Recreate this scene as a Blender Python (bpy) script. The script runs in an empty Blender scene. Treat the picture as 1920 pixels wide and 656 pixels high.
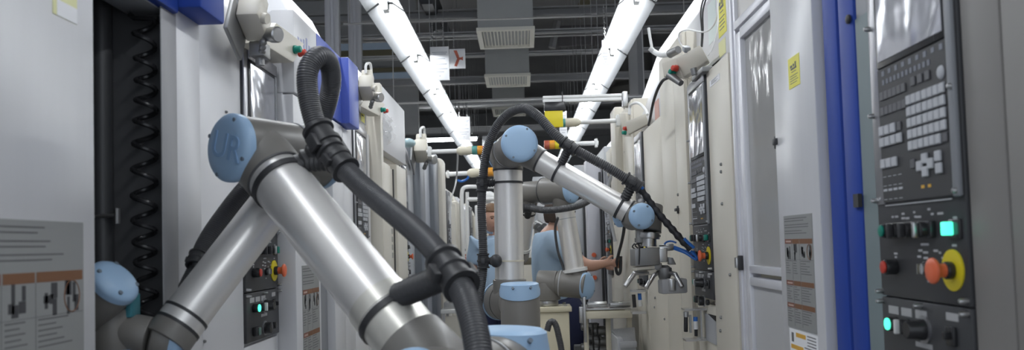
import bpy, bmesh, math, random
from mathutils import Vector, Matrix
random.seed(7)
V = Vector
scene = bpy.context.scene
COL = scene.collection

# ------------------------------------------------------------------ camera
FPX, PPX, PPY = 1550.0, 960.0, 391.0
CAM = V((0, 0, 1.35))
_psi, _th, _ro = math.atan(19 / FPX), math.atan(67.6 / FPX), 0.0293
FW = V((-math.sin(_psi) * math.cos(_th), math.cos(_psi) * math.cos(_th), math.sin(_th)))
_R0 = V((math.cos(_psi), math.sin(_psi), 0)); _U0 = _R0.cross(FW)
RT = math.cos(_ro) * _R0 - math.sin(_ro) * _U0
UP = math.sin(_ro) * _R0 + math.cos(_ro) * _U0

def ray(px, py): return FW + RT * ((px - PPX) / FPX) + UP * ((PPY - py) / FPX)
def P(px, py, Y):
    "world point seen at a pixel, at distance Y down the aisle"
    d = ray(px, py); return CAM + d * (Y / d.y)
def PX(px, py, X):
    d = ray(px, py); return CAM + d * (X / d.x)

cd = bpy.data.cameras.new('camera'); cam = bpy.data.objects.new('camera', cd); COL.objects.link(cam)
m = Matrix((RT, UP, -FW)).transposed().to_4x4(); m.translation = CAM
cam.matrix_world = m
cd.sensor_width = 36; cd.lens = FPX * 36 / 1920; cd.shift_y = (PPY - 328) / 1920
cd.clip_start = 0.05; cd.clip_end = 100
cd.dof.use_dof = True; cd.dof.focus_distance = 3.3; cd.dof.aperture_fstop = 5.2
scene.camera = cam

# ------------------------------------------------------------------ materials
MATS = {}
def mat(name, col, rough=0.5, metal=0.0, noise=0.0, nscale=8.0, emit=None, estr=0.0, alpha=None, spec=0.5, bump=0.0, bscale=60.0, stretch=None, coat=0.0, bdist=.002):
    if name in MATS: return MATS[name]
    mt = bpy.data.materials.new(name); mt.use_nodes = True
    nt = mt.node_tree; b = nt.nodes['Principled BSDF']
    c = (col[0], col[1], col[2], 1)
    b.inputs['Base Color'].default_value = c
    b.inputs['Roughness'].default_value = rough
    b.inputs['Metallic'].default_value = metal
    b.inputs['Specular IOR Level'].default_value = spec
    b.inputs['Coat Weight'].default_value = coat
    tc = nt.nodes.new('ShaderNodeTexCoord'); mp = nt.nodes.new('ShaderNodeMapping')
    nt.links.new(tc.outputs['Object'], mp.inputs['Vector'])
    if stretch: mp.inputs['Scale'].default_value = stretch
    nz = nt.nodes.new('ShaderNodeTexNoise'); nz.inputs['Scale'].default_value = nscale; nz.inputs['Detail'].default_value = 5
    nt.links.new(mp.outputs['Vector'], nz.inputs['Vector'])
    amt = max(noise, 0.02)
    mr = nt.nodes.new('ShaderNodeMapRange')
    mr.inputs['To Min'].default_value = 1 - amt; mr.inputs['To Max'].default_value = 1 + amt
    nt.links.new(nz.outputs['Fac'], mr.inputs['Value'])
    mx = nt.nodes.new('ShaderNodeMix'); mx.data_type = 'RGBA'; mx.blend_type = 'MULTIPLY'
    mx.inputs['Factor'].default_value = 1; mx.inputs['A'].default_value = c
    nt.links.new(mr.outputs['Result'], mx.inputs['B']); nt.links.new(mx.outputs['Result'], b.inputs['Base Color'])
    if bump:
        n2 = nt.nodes.new('ShaderNodeTexNoise'); n2.inputs['Scale'].default_value = bscale
        nt.links.new(mp.outputs['Vector'], n2.inputs['Vector'])
        bp = nt.nodes.new('ShaderNodeBump'); bp.inputs['Strength'].default_value = bump; bp.inputs['Distance'].default_value = bdist
        nt.links.new(n2.outputs['Fac'], bp.inputs['Height']); nt.links.new(bp.outputs['Normal'], b.inputs['Normal'])
    if emit:
        b.inputs['Emission Color'].default_value = (*emit, 1); b.inputs['Emission Strength'].default_value = estr
    if alpha is not None: b.inputs['Alpha'].default_value = alpha
    MATS[name] = mt
    return mt

def clear_sheet(name, tint, gloss_fac, rough):
    "clear plastic: mostly see-through, partly mirror"
    mt = bpy.data.materials.new(name); mt.use_nodes = True; nt = mt.node_tree
    nt.nodes.remove(nt.nodes['Principled BSDF']); out = nt.nodes['Material Output']
    tr = nt.nodes.new('ShaderNodeBsdfTransparent'); tr.inputs[0].default_value = (*tint, 1)
    gl = nt.nodes.new('ShaderNodeBsdfGlossy'); gl.inputs['Roughness'].default_value = rough
    df = nt.nodes.new('ShaderNodeBsdfDiffuse'); df.inputs[0].default_value = (.76, .75, .73, 1)
    lw = nt.nodes.new('ShaderNodeLayerWeight'); lw.inputs['Blend'].default_value = gloss_fac
    nz = nt.nodes.new('ShaderNodeTexNoise'); nz.inputs['Scale'].default_value = 5
    m0 = nt.nodes.new('ShaderNodeMixShader'); m0.inputs[0].default_value = .48
    mx = nt.nodes.new('ShaderNodeMixShader')
    nt.links.new(tr.outputs[0], m0.inputs[1]); nt.links.new(df.outputs[0], m0.inputs[2])
    nt.links.new(lw.outputs['Fresnel'], mx.inputs[0]); nt.links.new(m0.outputs[0], mx.inputs[1]); nt.links.new(gl.outputs[0], mx.inputs[2])
    bp = nt.nodes.new('ShaderNodeBump'); bp.inputs['Strength'].default_value = .12; bp.inputs['Distance'].default_value = .02
    nt.links.new(nz.outputs['Fac'], bp.inputs['Height']); nt.links.new(bp.outputs[0], gl.inputs['Normal'])
    nt.links.new(mx.outputs[0], out.inputs['Surface'])
    MATS[name] = mt
    return mt

WHITE = mat('cool white paint', (.66, .66, .68), .38, noise=.03, nscale=3)
WHITEG = mat('satin white steel door', (.60, .60, .62), .3, noise=.05, nscale=4, stretch=(8, 8, .6))
CREAM = mat('cream paint', (.66, .62, .535), .42, noise=.03, nscale=3)
CREAM2 = mat('pale ivory paint', (.70, .66, .575), .42, noise=.03, nscale=3)
LGREY = mat('light grey paint', (.45, .46, .48), .42, noise=.03)
MGREY = mat('mid grey paint', (.25, .26, .28), .45, noise=.04)
WGREY = mat('warm grey paint', (.22, .208, .20), .5, noise=.04, bump=.05, bscale=300)
DGREY = mat('dark grey paint', (.07, .072, .078), .5, noise=.05)
SLATE = mat('blue grey sliding cover', (.16, .175, .2), .4, noise=.06)
BLACK = mat('black rubber', (.038, .038, .041), .45, noise=.1)
HOSEM = mat('black conduit plastic', (.072, .072, .077), .36, noise=.1)
SHINYBLK = mat('glossy black plastic', (.024, .024, .026), .25, noise=.05)
PANEL = mat('charcoal panel lacquer', (.050, .051, .055), .42, noise=.05)
PANEL2 = mat('charcoal switch plate', (.042, .042, .045), .5, noise=.05)
BLUE = mat('royal blue paint', (.020, .060, .34), .5, spec=.25, noise=.05)
BLUE2 = mat('bright blue paint', (.07, .12, .52), .4, noise=.05)
TEAL = mat('grey teal painted steel', (.20, .25, .26), .5, noise=.12, nscale=5)
ROBGREY = mat('warm grey robot casting', (.195, .185, .172), .40, noise=.03, coat=.04)
ROBBLUE = mat('pale blue plastic cap', (.36, .53, .74), .42, noise=.02)
ROBBLUE2 = mat('pale blue embossing', (.27, .43, .66), .5, noise=.02)
ALU = mat('brushed aluminium tube', (.84, .82, .80), .33, .5, noise=.04, nscale=30)
ALUF = mat('anodised aluminium profile', (.72, .72, .76), .38, .3, noise=.04)
STEEL = mat('bare steel', (.55, .55, .55), .3, 1.0, noise=.08)
CAST = mat('dull cast metal', (.30, .30, .30), .45, .8, noise=.1)
STAIN = mat('machined flange with wear', (.76, .74, .68), .33, .5, noise=.22, nscale=22)
TAN = mat('yellowed white plastic', (.70, .65, .52), .45, noise=.05)
WPL = mat('white plastic', (.78, .78, .77), .4, noise=.03)
PAPER = mat('white paper', (.90, .90, .92), .6, noise=.03)
PLACARD = mat('grey placard film', (.30, .305, .30), .45, noise=.03)
INK = mat('dark print', (.06, .06, .065), .6)
INK2 = mat('grey print', (.14, .14, .145), .6)
ORBAND = mat('orange brown print', (.21, .095, .045), .5)
REDBAND = mat('dull red print', (.21, .075, .05), .5)
AMBER = mat('amber print', (.75, .42, .06), .5)
YEL = mat('yellow sticker', (.86, .80, .12), .5, noise=.05)
YELP = mat('pale yellow sticker', (.80, .79, .42), .5, noise=.05)
YELD = mat('yellow plastic', (.75, .62, .02), .45)
GREENST = mat('pale green sticker', (.72, .80, .78), .5)
RED = mat('red plastic', (.55, .05, .03), .4)
ORANGE = mat('orange red mushroom plastic', (.78, .16, .07), .4)
GREENB = mat('green plastic', (.0, .22, .16), .35)
LITG = mat('lit green button', (.1, .8, .55), .4, emit=(.08, .95, .6), estr=1.6)
KEY = mat('light grey key cap', (.52, .53, .56), .5)
KEYD = mat('dark grey key cap', (.12, .12, .13), .5)
SCREEN = mat('dark screen behind clear film', (.40, .405, .44), .17, .5, noise=.05, spec=1, bump=1, bscale=7, bdist=.012)
SILV = mat('silver bezel', (.40, .40, .42), .3, .8, noise=.05)
CONC = mat('concrete floor', (.36, .36, .37), .35, noise=.12, nscale=2)
CEILM = mat('dark roof deck', (.30, .296, .292), .8, noise=.25, nscale=1.2)
BEAMM = mat('grey roof steel', (.38, .38, .385), .6, noise=.1)
BEAML = mat('pale grey cable tray', (.72, .72, .725), .5, noise=.1)
DUCTM = mat('grey duct sheet', (.40, .41, .405), .6, noise=.06)
GRILM = mat('off white diffuser', (.80, .78, .70), .5)
WALLM = mat('grey hall wall', (.40, .405, .41), .7, noise=.1)
TUBEM = mat('fluorescent tube', (.95, .97, 1), .4, emit=(.93, .97, 1.0), estr=48.0)
REFL = mat('satin lamp reflector', (.085, .088, .092), .5, spec=.1)
WINM = mat('hall window glass', (.15, .19, .24), .2, noise=.2, emit=(.45, .58, .75), estr=.12)
SHIRT = mat('light blue knit shirt', (.40, .53, .68), .85, noise=.05, bump=.25, bscale=250)
NAVY = mat('navy work trousers', (.02, .026, .075), .85, noise=.1)
SKIN = mat('skin', (.58, .33, .24), .5, noise=.06)
HAIR = mat('brown hair', (.16, .085, .04), .6, noise=.3, nscale=60)
HAIRD = mat('dark brown hair', (.05, .03, .02), .6, noise=.3, nscale=60)
EYEM = mat('eye', (.05, .04, .04), .2)
LIP = mat('lips', (.42, .19, .16), .5)
BLUETUBE = mat('blue air line', (.03, .16, .55), .35)
WRAP = mat('black spiral wrap', (.02, .02, .025), .45, noise=.2)
CLEAR = clear_sheet('clear polycarbonate', (.96, .97, .98), .12, .10)
BAG = mat('clear plastic film', (.92, .93, .95), .12, noise=.05, bump=.8, bscale=25, alpha=.28)
SHADEBLK = mat('painted shade black', (.015, .015, .016), .8)  # near-black for shade painted in the door gap and on the hatch

# ------------------------------------------------------------------ mesh builder
def basis(d):
    d = V(d).normalized()
    a = V((0, 0, 1)) if abs(d.z) < .9 else V((1, 0, 0))
    x = a.cross(d).normalized(); y = d.cross(x)
    return x, y, d

def spline(pts, n=12):
    pts = [V(p) for p in pts]
    q = [pts[0] * 2 - pts[1]] + pts + [pts[-1] * 2 - pts[-2]]
    out = []
    for i in range(1, len(q) - 2):
        a, b, c, d = q[i - 1], q[i], q[i + 1], q[i + 2]
        for k in range(n):
            t = k / n
            out.append(.5 * ((2 * b) + (c - a) * t + (2 * a - 5 * b + 4 * c - d) * t * t + (3 * b - a - 3 * c + d) * t ** 3))
    out.append(pts[-1])
    return out

def resample(pts, step):
    out = [pts[0].copy()]; acc = 0
    for a, b in zip(pts, pts[1:]):
        L = (b - a).length
        if L < 1e-9: continue
        t = step - acc
        while t <= L:
            out.append(a + (b - a) * (t / L)); t += step
        acc = (acc + L) % step
    return out

class MB:
    def __init__(s): s.bm = bmesh.new()
    def hexa(s, c):
        v = [s.bm.verts.new(p) for p in c]
        return [s.bm.faces.new([v[i] for i in f]) for f in ((0, 1, 2, 3), (7, 6, 5, 4), (0, 4, 5, 1), (1, 5, 6, 2), (2, 6, 7, 3), (3, 7, 4, 0))]
    def box(s, x0, x1, y0, y1, z0, z1, bev=0.0, seg=2):
        fs = s.hexa([(x0, y0, z0), (x1, y0, z0), (x1, y1, z0), (x0, y1, z0), (x0, y0, z1), (x1, y0, z1), (x1, y1, z1), (x0, y1, z1)])
        s._bev(fs, bev, seg); return s
    def tbox(s, T, a0, a1, o0, o1, z0, z1, bev=0.0, seg=2):
        fs = s.hexa([T(a, o, z) for z in (z0, z1) for a, o in ((a0, o0), (a1, o0), (a1, o1), (a0, o1))])
        s._bev(fs, bev, seg); return s
    def _bev(s, fs, bev, seg=2):
        if bev > 0:
            es = list({e for f in fs for e in f.edges})
            bmesh.ops.bevel(s.bm, geom=es, offset=bev, segments=seg, affect='EDGES', profile=.5, clamp_overlap=True)
    def obox(s, c, ax, ay, az, hx, hy, hz, bev=0.0):
        c = V(c); ax, ay, az = V(ax) * hx, V(ay) * hy, V(az) * hz
        fs = s.hexa([c + ax * i + ay * j + az * k for k in (-1, 1) for i, j in ((-1, -1), (1, -1), (1, 1), (-1, 1))])
        s._bev(fs, bev); return s
    def prism(s, poly, vec, bev=0.0):
        vec = V(vec); a = [s.bm.verts.new(V(p)) for p in poly]; b = [s.bm.verts.new(V(p) + vec) for p in poly]
        n = len(a); fs = [s.bm.faces.new(a), s.bm.faces.new(b[::-1])]
        fs += [s.bm.faces.new((a[i], b[i], b[(i + 1) % n], a[(i + 1) % n])) for i in range(n)]
        s._bev(fs, bev); return s
    def lathe(s, p0, d, prof, seg=32, close=True):
        p0 = V(p0); x, y, d = basis(d); rings = []
        for t, r in prof:
            if r < 1e-6: rings.append([s.bm.verts.new(p0 + d * t)])
            else: rings.append([s.bm.verts.new(p0 + d * t + (x * math.cos(2 * math.pi * k / seg) + y * math.sin(2 * math.pi * k / seg)) * r) for k in range(seg)])
        for A, B in zip(rings, rings[1:]):
            for k in range(seg):
                k2 = (k + 1) % seg
                if len(A) == 1 and len(B) == 1: break
                if len(A) == 1: s.bm.faces.new((A[0], B[k], B[k2]))
                elif len(B) == 1: s.bm.faces.new((A[k], B[0], A[k2]))
                else: s.bm.faces.new((A[k], B[k], B[k2], A[k2]))
        if close:
            for r in (rings[0], rings[-1]):
                if len(r) > 2: s.bm.faces.new(r)
        return s
    def cyl(s, p0, p1, r0, r1=None, seg=24, ch=0.0):
        p0, p1 = V(p0), V(p1); r1 = r0 if r1 is None else r1; L = (p1 - p0).length
        pr = [(0, r0), (L, r1)] if ch <= 0 else [(0, r0 - ch), (ch * .3, r0 - ch * .3), (ch, r0), (L - ch, r1), (L - ch * .3, r1 - ch * .3), (L, r1 - ch)]
        return s.lathe(p0, p1 - p0, pr, seg)
    def tube(s, pts, r, seg=10, ripple=0.0, pitch=.006, rfun=None):
        pts = [V(p) for p in pts]
        if ripple: pts = resample(pts, pitch / 4)
        n = len(pts); tang = []
        for i in range(n):
            tang.append((pts[min(i + 1, n - 1)] - pts[max(i - 1, 0)]).normalized())
        x, y, _ = basis(tang[0]); rings = []
        for i in range(n):
            t = tang[i]; x = (x - t * x.dot(t)).normalized(); y = t.cross(x)
            rr = r if rfun is None else rfun(i / (n - 1)) * r
            if ripple: rr += (ripple, ripple * .75, -ripple, -ripple * .75)[i % 4]
            rings.append([s.bm.verts.new(pts[i] + (x * math.cos(2 * math.pi * k / seg) + y * math.sin(2 * math.pi * k / seg)) * rr) for k in range(seg)])
        for A, B in zip(rings, rings[1:]):
            for k in range(seg): s.bm.faces.new((A[k], B[k], B[(k + 1) % seg], A[(k + 1) % seg]))
        s.bm.faces.new(rings[0]); s.bm.faces.new(rings[-1]); return s
    def ball(s, c, rx, ry=None, rz=None, u=20, v=14, mat4=None):
        ry = rx if ry is None else ry; rz = rx if rz is None else rz
        M = Matrix.Translation(V(c)) @ (mat4 or Matrix()) @ Matrix.Diagonal((rx, ry, rz, 1))
        bmesh.ops.create_uvsphere(s.bm, u_segments=u, v_segments=v, radius=1, matrix=M); return s
    def sheet(s, fn, nu, nv):
        g = [[s.bm.verts.new(fn(i / nu, j / nv)) for j in range(nv + 1)] for i in range(nu + 1)]
        for i in range(nu):
            for j in range(nv): s.bm.faces.new((g[i][j], g[i + 1][j], g[i + 1][j + 1], g[i][j + 1]))
        return s
    def build(s, name, mt, parent=None, label=None, smooth=True, ang=.6, kind=None):
        bm = s.bm
        bmesh.ops.recalc_face_normals(bm, faces=bm.faces)
        if smooth:
            for f in bm.faces: f.smooth = True
            for e in bm.edges:
                if len(e.link_faces) == 2 and e.calc_face_angle(0) > ang: e.smooth = False
        off = V((0, 0, 0)); p = parent
        while p is not None: off += p.location; p = p.parent
        if off.length > 0: bmesh.ops.translate(bm, verts=bm.verts, vec=-off)
        me = bpy.data.meshes.new(name); bm.to_mesh(me); bm.free()
        if isinstance(mt, (list, tuple)):
            for q in mt: me.materials.append(q)
        else: me.materials.append(mt)
        o = bpy.data.objects.new(name, me); COL.objects.link(o)
        if parent is not None: o.parent = parent
        if label: o['label'] = label
        if kind: o['kind'] = kind
        return o

def _build_each(s, name, mt, parent=None, label=None, **kw):
    "like build, but every separate piece becomes an object of its own"
    left = set(s.bm.verts); out = []
    while left:
        st = [left.pop()]; comp = set(st)
        while st:
            for e in st.pop().link_edges:
                for v in e.verts:
                    if v in left: left.discard(v); comp.add(v); st.append(v)
        q = MB(); mp = {}
        for v in comp: mp[v] = q.bm.verts.new(v.co)
        for f in {f for v in comp for f in v.link_faces}: q.bm.faces.new([mp[v] for v in f.verts])
        out.append(q)
    s.bm.free()
    return [q.build(name, mt, parent, label, **kw) for q in out]
MB.each = _build_each

def thing(name, loc, label, cat, group=None):
    o = bpy.data.objects.new(name, None); COL.objects.link(o); o.location = V(loc); o.empty_display_size = .1
    o['label'] = label; o['category'] = cat
    if group: o['group'] = group
    return o
def tag(o, label, cat, group=None):
    o['label'] = label; o['category'] = cat
    if group: o['group'] = group
    return o
def struct(o, label=None):
    o['kind'] = 'structure'
    if label: o['label'] = label
    return o

# ------------------------------------------------------------------ the hall
def shell():
    struct(MB().box(-9, 9, -4, 24, -.1, 0).build('floor', CONC))
    struct(MB().box(-9, 9, -4, 24, 5.2, 5.3).build('ceiling', CEILM))
    struct(MB().box(-9.1, -9, -4, 24, 0, 5.2).build('wall_left', WALLM))
    struct(MB().box(9, 9.1, -4, 24, 0, 5.2).build('wall_right', WALLM))
    struct(MB().box(-9, 9, 24, 24.1, 0, 5.2).build('wall_back', WALLM))
    # glazed office partition above the left machines
    Y = 12.6
    m = MB()
    for z0, z1 in ((3.1, 3.86), (4.12, 4.3), (4.62, 5.2)): m.box(-6.5, -1.55, Y, Y + .12, z0, z1)
    struct(m.build('wall_partition', WALLM))
    struct(MB().box(-6.5, -1.55, Y - .05, Y, 4.30, 4.40).box(-6.5, -1.55, Y - .05, Y, 4.06, 4.12).build('trim_1', mat('dull ochre beam', (.20, .175, .11), .6)))
    for k, (z0, z1) in enumerate(((3.86, 4.06), (4.40, 4.62))):
        w = MB(); w.box(-6.5, -1.55, Y + .04, Y + .06, z0, z1)
        struct(w.build('window_%d' % (k + 1), WINM))
    # two steel service columns on the left
    for k, px in enumerate((625, 667)):
        Yc = (8.3, 9.1)[k]; p = P(px, 110, Yc); x = p.x
        m = MB().box(x - .072, x - .015, Yc - .04, Yc + .04, 0, 5.2, .006).box(x + .015, x + .072, Yc - .04, Yc + .04, 0, 5.2, .006).box(x - .02, x + .02, Yc - .02, Yc + .03, 0, 5.2)
        o = m.build('aluminium_post', ALUF)
        tag(o, ('twin-rail aluminium post rising behind the blue machine hood, the one nearer the left edge', 'twin-rail aluminium post rising behind the blue machine hood, the one nearer the ceiling lamps')[k], 'post')
shell()

def ceiling_stuff():
    # cross beams and trays (pixel height on the centre line, distance, depth, material)
    rows = [(60, 9.9, .05, .22, BEAMM, 'cable_tray'), (100, 11.9, .05, .12, BEAML, 'cable_tray'), (147, 11.6, .10, .10, BEAMM, 'roof_beam'),
            (190, 13.2, .10, .16, BEAML, 'roof_beam'), (196, 15.2, .08, .2, BEAMM, 'roof_beam'), (240, 17.5, .12, .2, BEAML, 'roof_beam'),
            (252, 20.0, .14, .2, BEAMM, 'roof_beam'), (22, 11.0, .12, .2, BEAMM, 'roof_beam')]
    adj = ['nearest pale', 'second pale', 'thin', 'bright-edged', 'dull middle', 'lower bright', 'lowest dull', 'topmost dull']
    for k, (py, Y, h, dep, mt, nm) in enumerate(rows):
        z = P(950, py, Y).z
        m = MB().box(-8.9, 8.9, Y, Y + dep, z - h / 2, z - h / 2 + .02).box(-8.9, 8.9, Y + dep * .4, Y + dep * .6, z - h / 2, z + h / 2).box(-8.9, 8.9, Y, Y + dep, z + h / 2 - .02, z + h / 2)
        o = m.build(nm, mt)
        tag(o, adj[k] + ' steel %s crossing the dark ceiling %s' % (nm.replace('_', ' '), ('in front of the first air duct', 'just behind the hanging signs', 'between the first two diffusers', 'just under the second air diffuser', 'above the third air diffuser', 'below the third air diffuser', 'above the far wall', 'at the top edge of the picture')[k]), 'beam', 'steelwork crossing the ceiling')
    # lengthwise and diagonal roof members
    for k, (a, b, w) in enumerate(((P(800, -10, 10.5), P(828, 60, 12.6), .14), (P(1045, 40, 11.8), P(1035, 90, 11.8), .06), (P(1188, -20, 9.8), P(1195, 180, 9.8), .10), (P(1100, 0, 12.5), P(1082, 30, 12.5), .09))):
        o = MB().cyl(a, b, w, seg=6).build('roof_brace', (DGREY, BEAMM, BEAMM, mat('dull ochre beam', (.2, .175, .11), .6))[k])
        tag(o, ('dark diagonal roof brace left of the first air duct', 'grey slanted brace right of the first air duct', 'grey upright hanger behind the right-hand lamp row', 'short ochre brace high above the right-hand aisle')[k], 'brace')
    o = MB().box(P(1045, 48, 12.4).x, P(1115, 48, 12.4).x, 12.4, 12.5, P(1050, 86, 12.4).z, P(1050, 48, 12.4).z, .01).box(P(1115, 48, 12.4).x + .02, P(1140, 48, 12.4).x, 12.4, 12.5, P(1050, 86, 12.4).z, P(1050, 48, 12.4).z, .01).build('ceiling_panel', mat('dusty mauve panel', (.16, .15, .155), .7))
    tag(o, 'dusty grey flat panels beyond the first air duct, near the right-hand lamp row', 'panel')
    # tall brown duct behind the right lamp row
    p = P(1190, 110, 15.2)
    m = MB().lathe((p.x, 15.4, 1.2), (0, 0, 1), [(0, .28), (1.9, .28), (2.1, .44), (3.0, .46), (3.1, .35), (4.0, .35)], 28)
    tag(m.build('vent_stack', mat('brown grey ducting', (.14, .135, .125), .6, noise=.15)), 'round brownish ventilation stack behind the right-hand lamp row', 'duct')
    # three air outlet boxes hung over the aisle
    specs = [((893, 1003, 58, 93), 'nearest'), ((908, 995, 144, 165), 'middle'), ((922, 986, 205, 220), 'farthest')]
    for k, ((x0, x1, y0, y1), w) in enumerate(specs):
        Y0 = (8.5, 10.7, 14.0)[k]
        a, b = P(x0, y0, Y0), P(x1, y0 - 3, Y0); z = (a.z + b.z) / 2
        Y1 = Y0 * (458 - y0) / (458 - y1)
        t = thing('air_duct', ((a.x + b.x) / 2, (Y0 + Y1) / 2, z), '%s of the three square grey air ducts hanging over the aisle, with slatted outlet' % w, 'air duct', 'ceiling air ducts')
        MB().box(a.x + .015, b.x - .015, Y0 + .015, Y1 - .015, z + .03, 5.2).box(a.x + .01, b.x - .01, Y0 + .01, Y1 - .01, z + .42, z + .44).build('duct_box', DUCTM, t)
        w_ = .05
        MB().box(a.x, b.x, Y0, Y0 + w_, z, z + .035).box(a.x, b.x, Y1 - w_, Y1, z, z + .035).box(a.x, a.x + w_, Y0 + w_, Y1 - w_, z, z + .035).box(b.x - w_, b.x, Y0 + w_, Y1 - w_, z, z + .035).build('outlet_frame', GRILM, t)
        m = MB(); n = 14
        for i in range(n):
            xx = a.x + w_ + (b.x - a.x - 2 * w_) * (i + .5) / n
            m.obox((xx, (Y0 + Y1) / 2, z + .018), (math.cos(.5), 0, math.sin(.5)), (0, 1, 0), (-math.sin(.5), 0, math.cos(.5)), .0055, (Y1 - Y0) / 2 - w_, .0015)
        m.build('slats', GRILM, t)
        MB().box(a.x + w_, b.x - w_, Y0 + w_, Y1 - w_, z + .045, z + .05).build('damper', mat('dark damper', (.03, .03, .03), .8) if k else DGREY, t)
ceiling_stuff()

# ------------------------------------------------------------------ tube lamps
LAMPZ = 2.9
ORD = ['first', 'second', 'third', 'fourth', 'fifth', 'sixth', 'seventh', 'eighth', 'ninth', 'tenth', 'eleventh', 'twelfth']
def lamp(x, y0, y1, label, group):
    t = thing('tube_lamp', (x, (y0 + y1) / 2, LAMPZ), label, 'lamp', group)
    z = LAMPZ
    y0 += .02; y1 -= .02
    pr = [(-.125, 0), (-.122, -.002), (-.045, .055), (.045, .055), (.122, -.002), (.125, 0), (.050, .062), (.050, .10), (-.050, .10), (-.050, .062)]
    MB().prism([(x + a, y0, z + b) for a, b in pr], (0, y1 - y0, 0)).build('reflector', REFL, t, smooth=False)
    MB().cyl((x, y0 + .03, z + .02), (x, y1 - .03, z + .02), .019, seg=14, ch=.006).build('tube', TUBEM, t)
    MB().box(x - .018, x + .018, y0 + .004, y0 + .03, z + .0, z + .06, .004).box(x - .018, x + .018, y1 - .03, y1 - .004, z + .0, z + .06, .004).each('lamp_holder', WPL, t)
    MB().cyl((x, y0 + .3, z + .1), (x, y0 + .3, 5.2), .004, seg=6).cyl((x, y1 - .3, z + .1), (x, y1 - .3, 5.2), .004, seg=6).each('hanger', BEAMM, t)
    return t
LAMP_START, LAMP_N, LAMP_PITCH = -.65, 12, 1.5
for s, x in ((0, -.855), (1, .79)):
    for k in range(LAMP_N):
        y0 = LAMP_START + k * LAMP_PITCH
        lamp(x, y0, y0 + LAMP_PITCH, '%s white tube lamp from the camera in the %s row over the aisle' % (ORD[k], ('left-hand', 'right-hand')[s]), ('left row of tube lamps', 'right row of tube lamps')[s])
# ------------------------------------------------------------------ operator panels
def TR(Y0, X=.65):
    return lambda a, o, z: V((X - o, Y0 - a, z))
def TL(Y0, X=-.77):
    return lambda a, o, z: V((X + o, Y0 + a, z))

_keymesh = {}
def key_copies(T, root, spots, w, h, mt, name='key'):
    "each key its own sub-part sharing one mesh"
    first = None; c0 = None
    for a, z in spots:
        c = T(a, .014, z)
        if first is None:
            m = MB().tbox(T, a - w / 2, a + w / 2, .012, .0165, z - h / 2, z + h / 2, .0012, 1)
            first = m.build(name, mt, root); c0 = c
        else:
            k = first.copy(); COL.objects.link(k); k.parent = root; k.location = first.location + (c - c0)

def button(T, root, a, z, r, o0, o1, mt, name, label=None, sq=False):
    m = MB()
    if sq: m.tbox(T, a - r, a + r, o0, o1, z - r * 1.2, z + r * 1.2, .002)
    else: m.cyl(T(a, o0, z), T(a, o1, z), r, seg=20, ch=min(.002, (o1 - o0) * .4))
    return m.build(name, mt, root, label)

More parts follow.
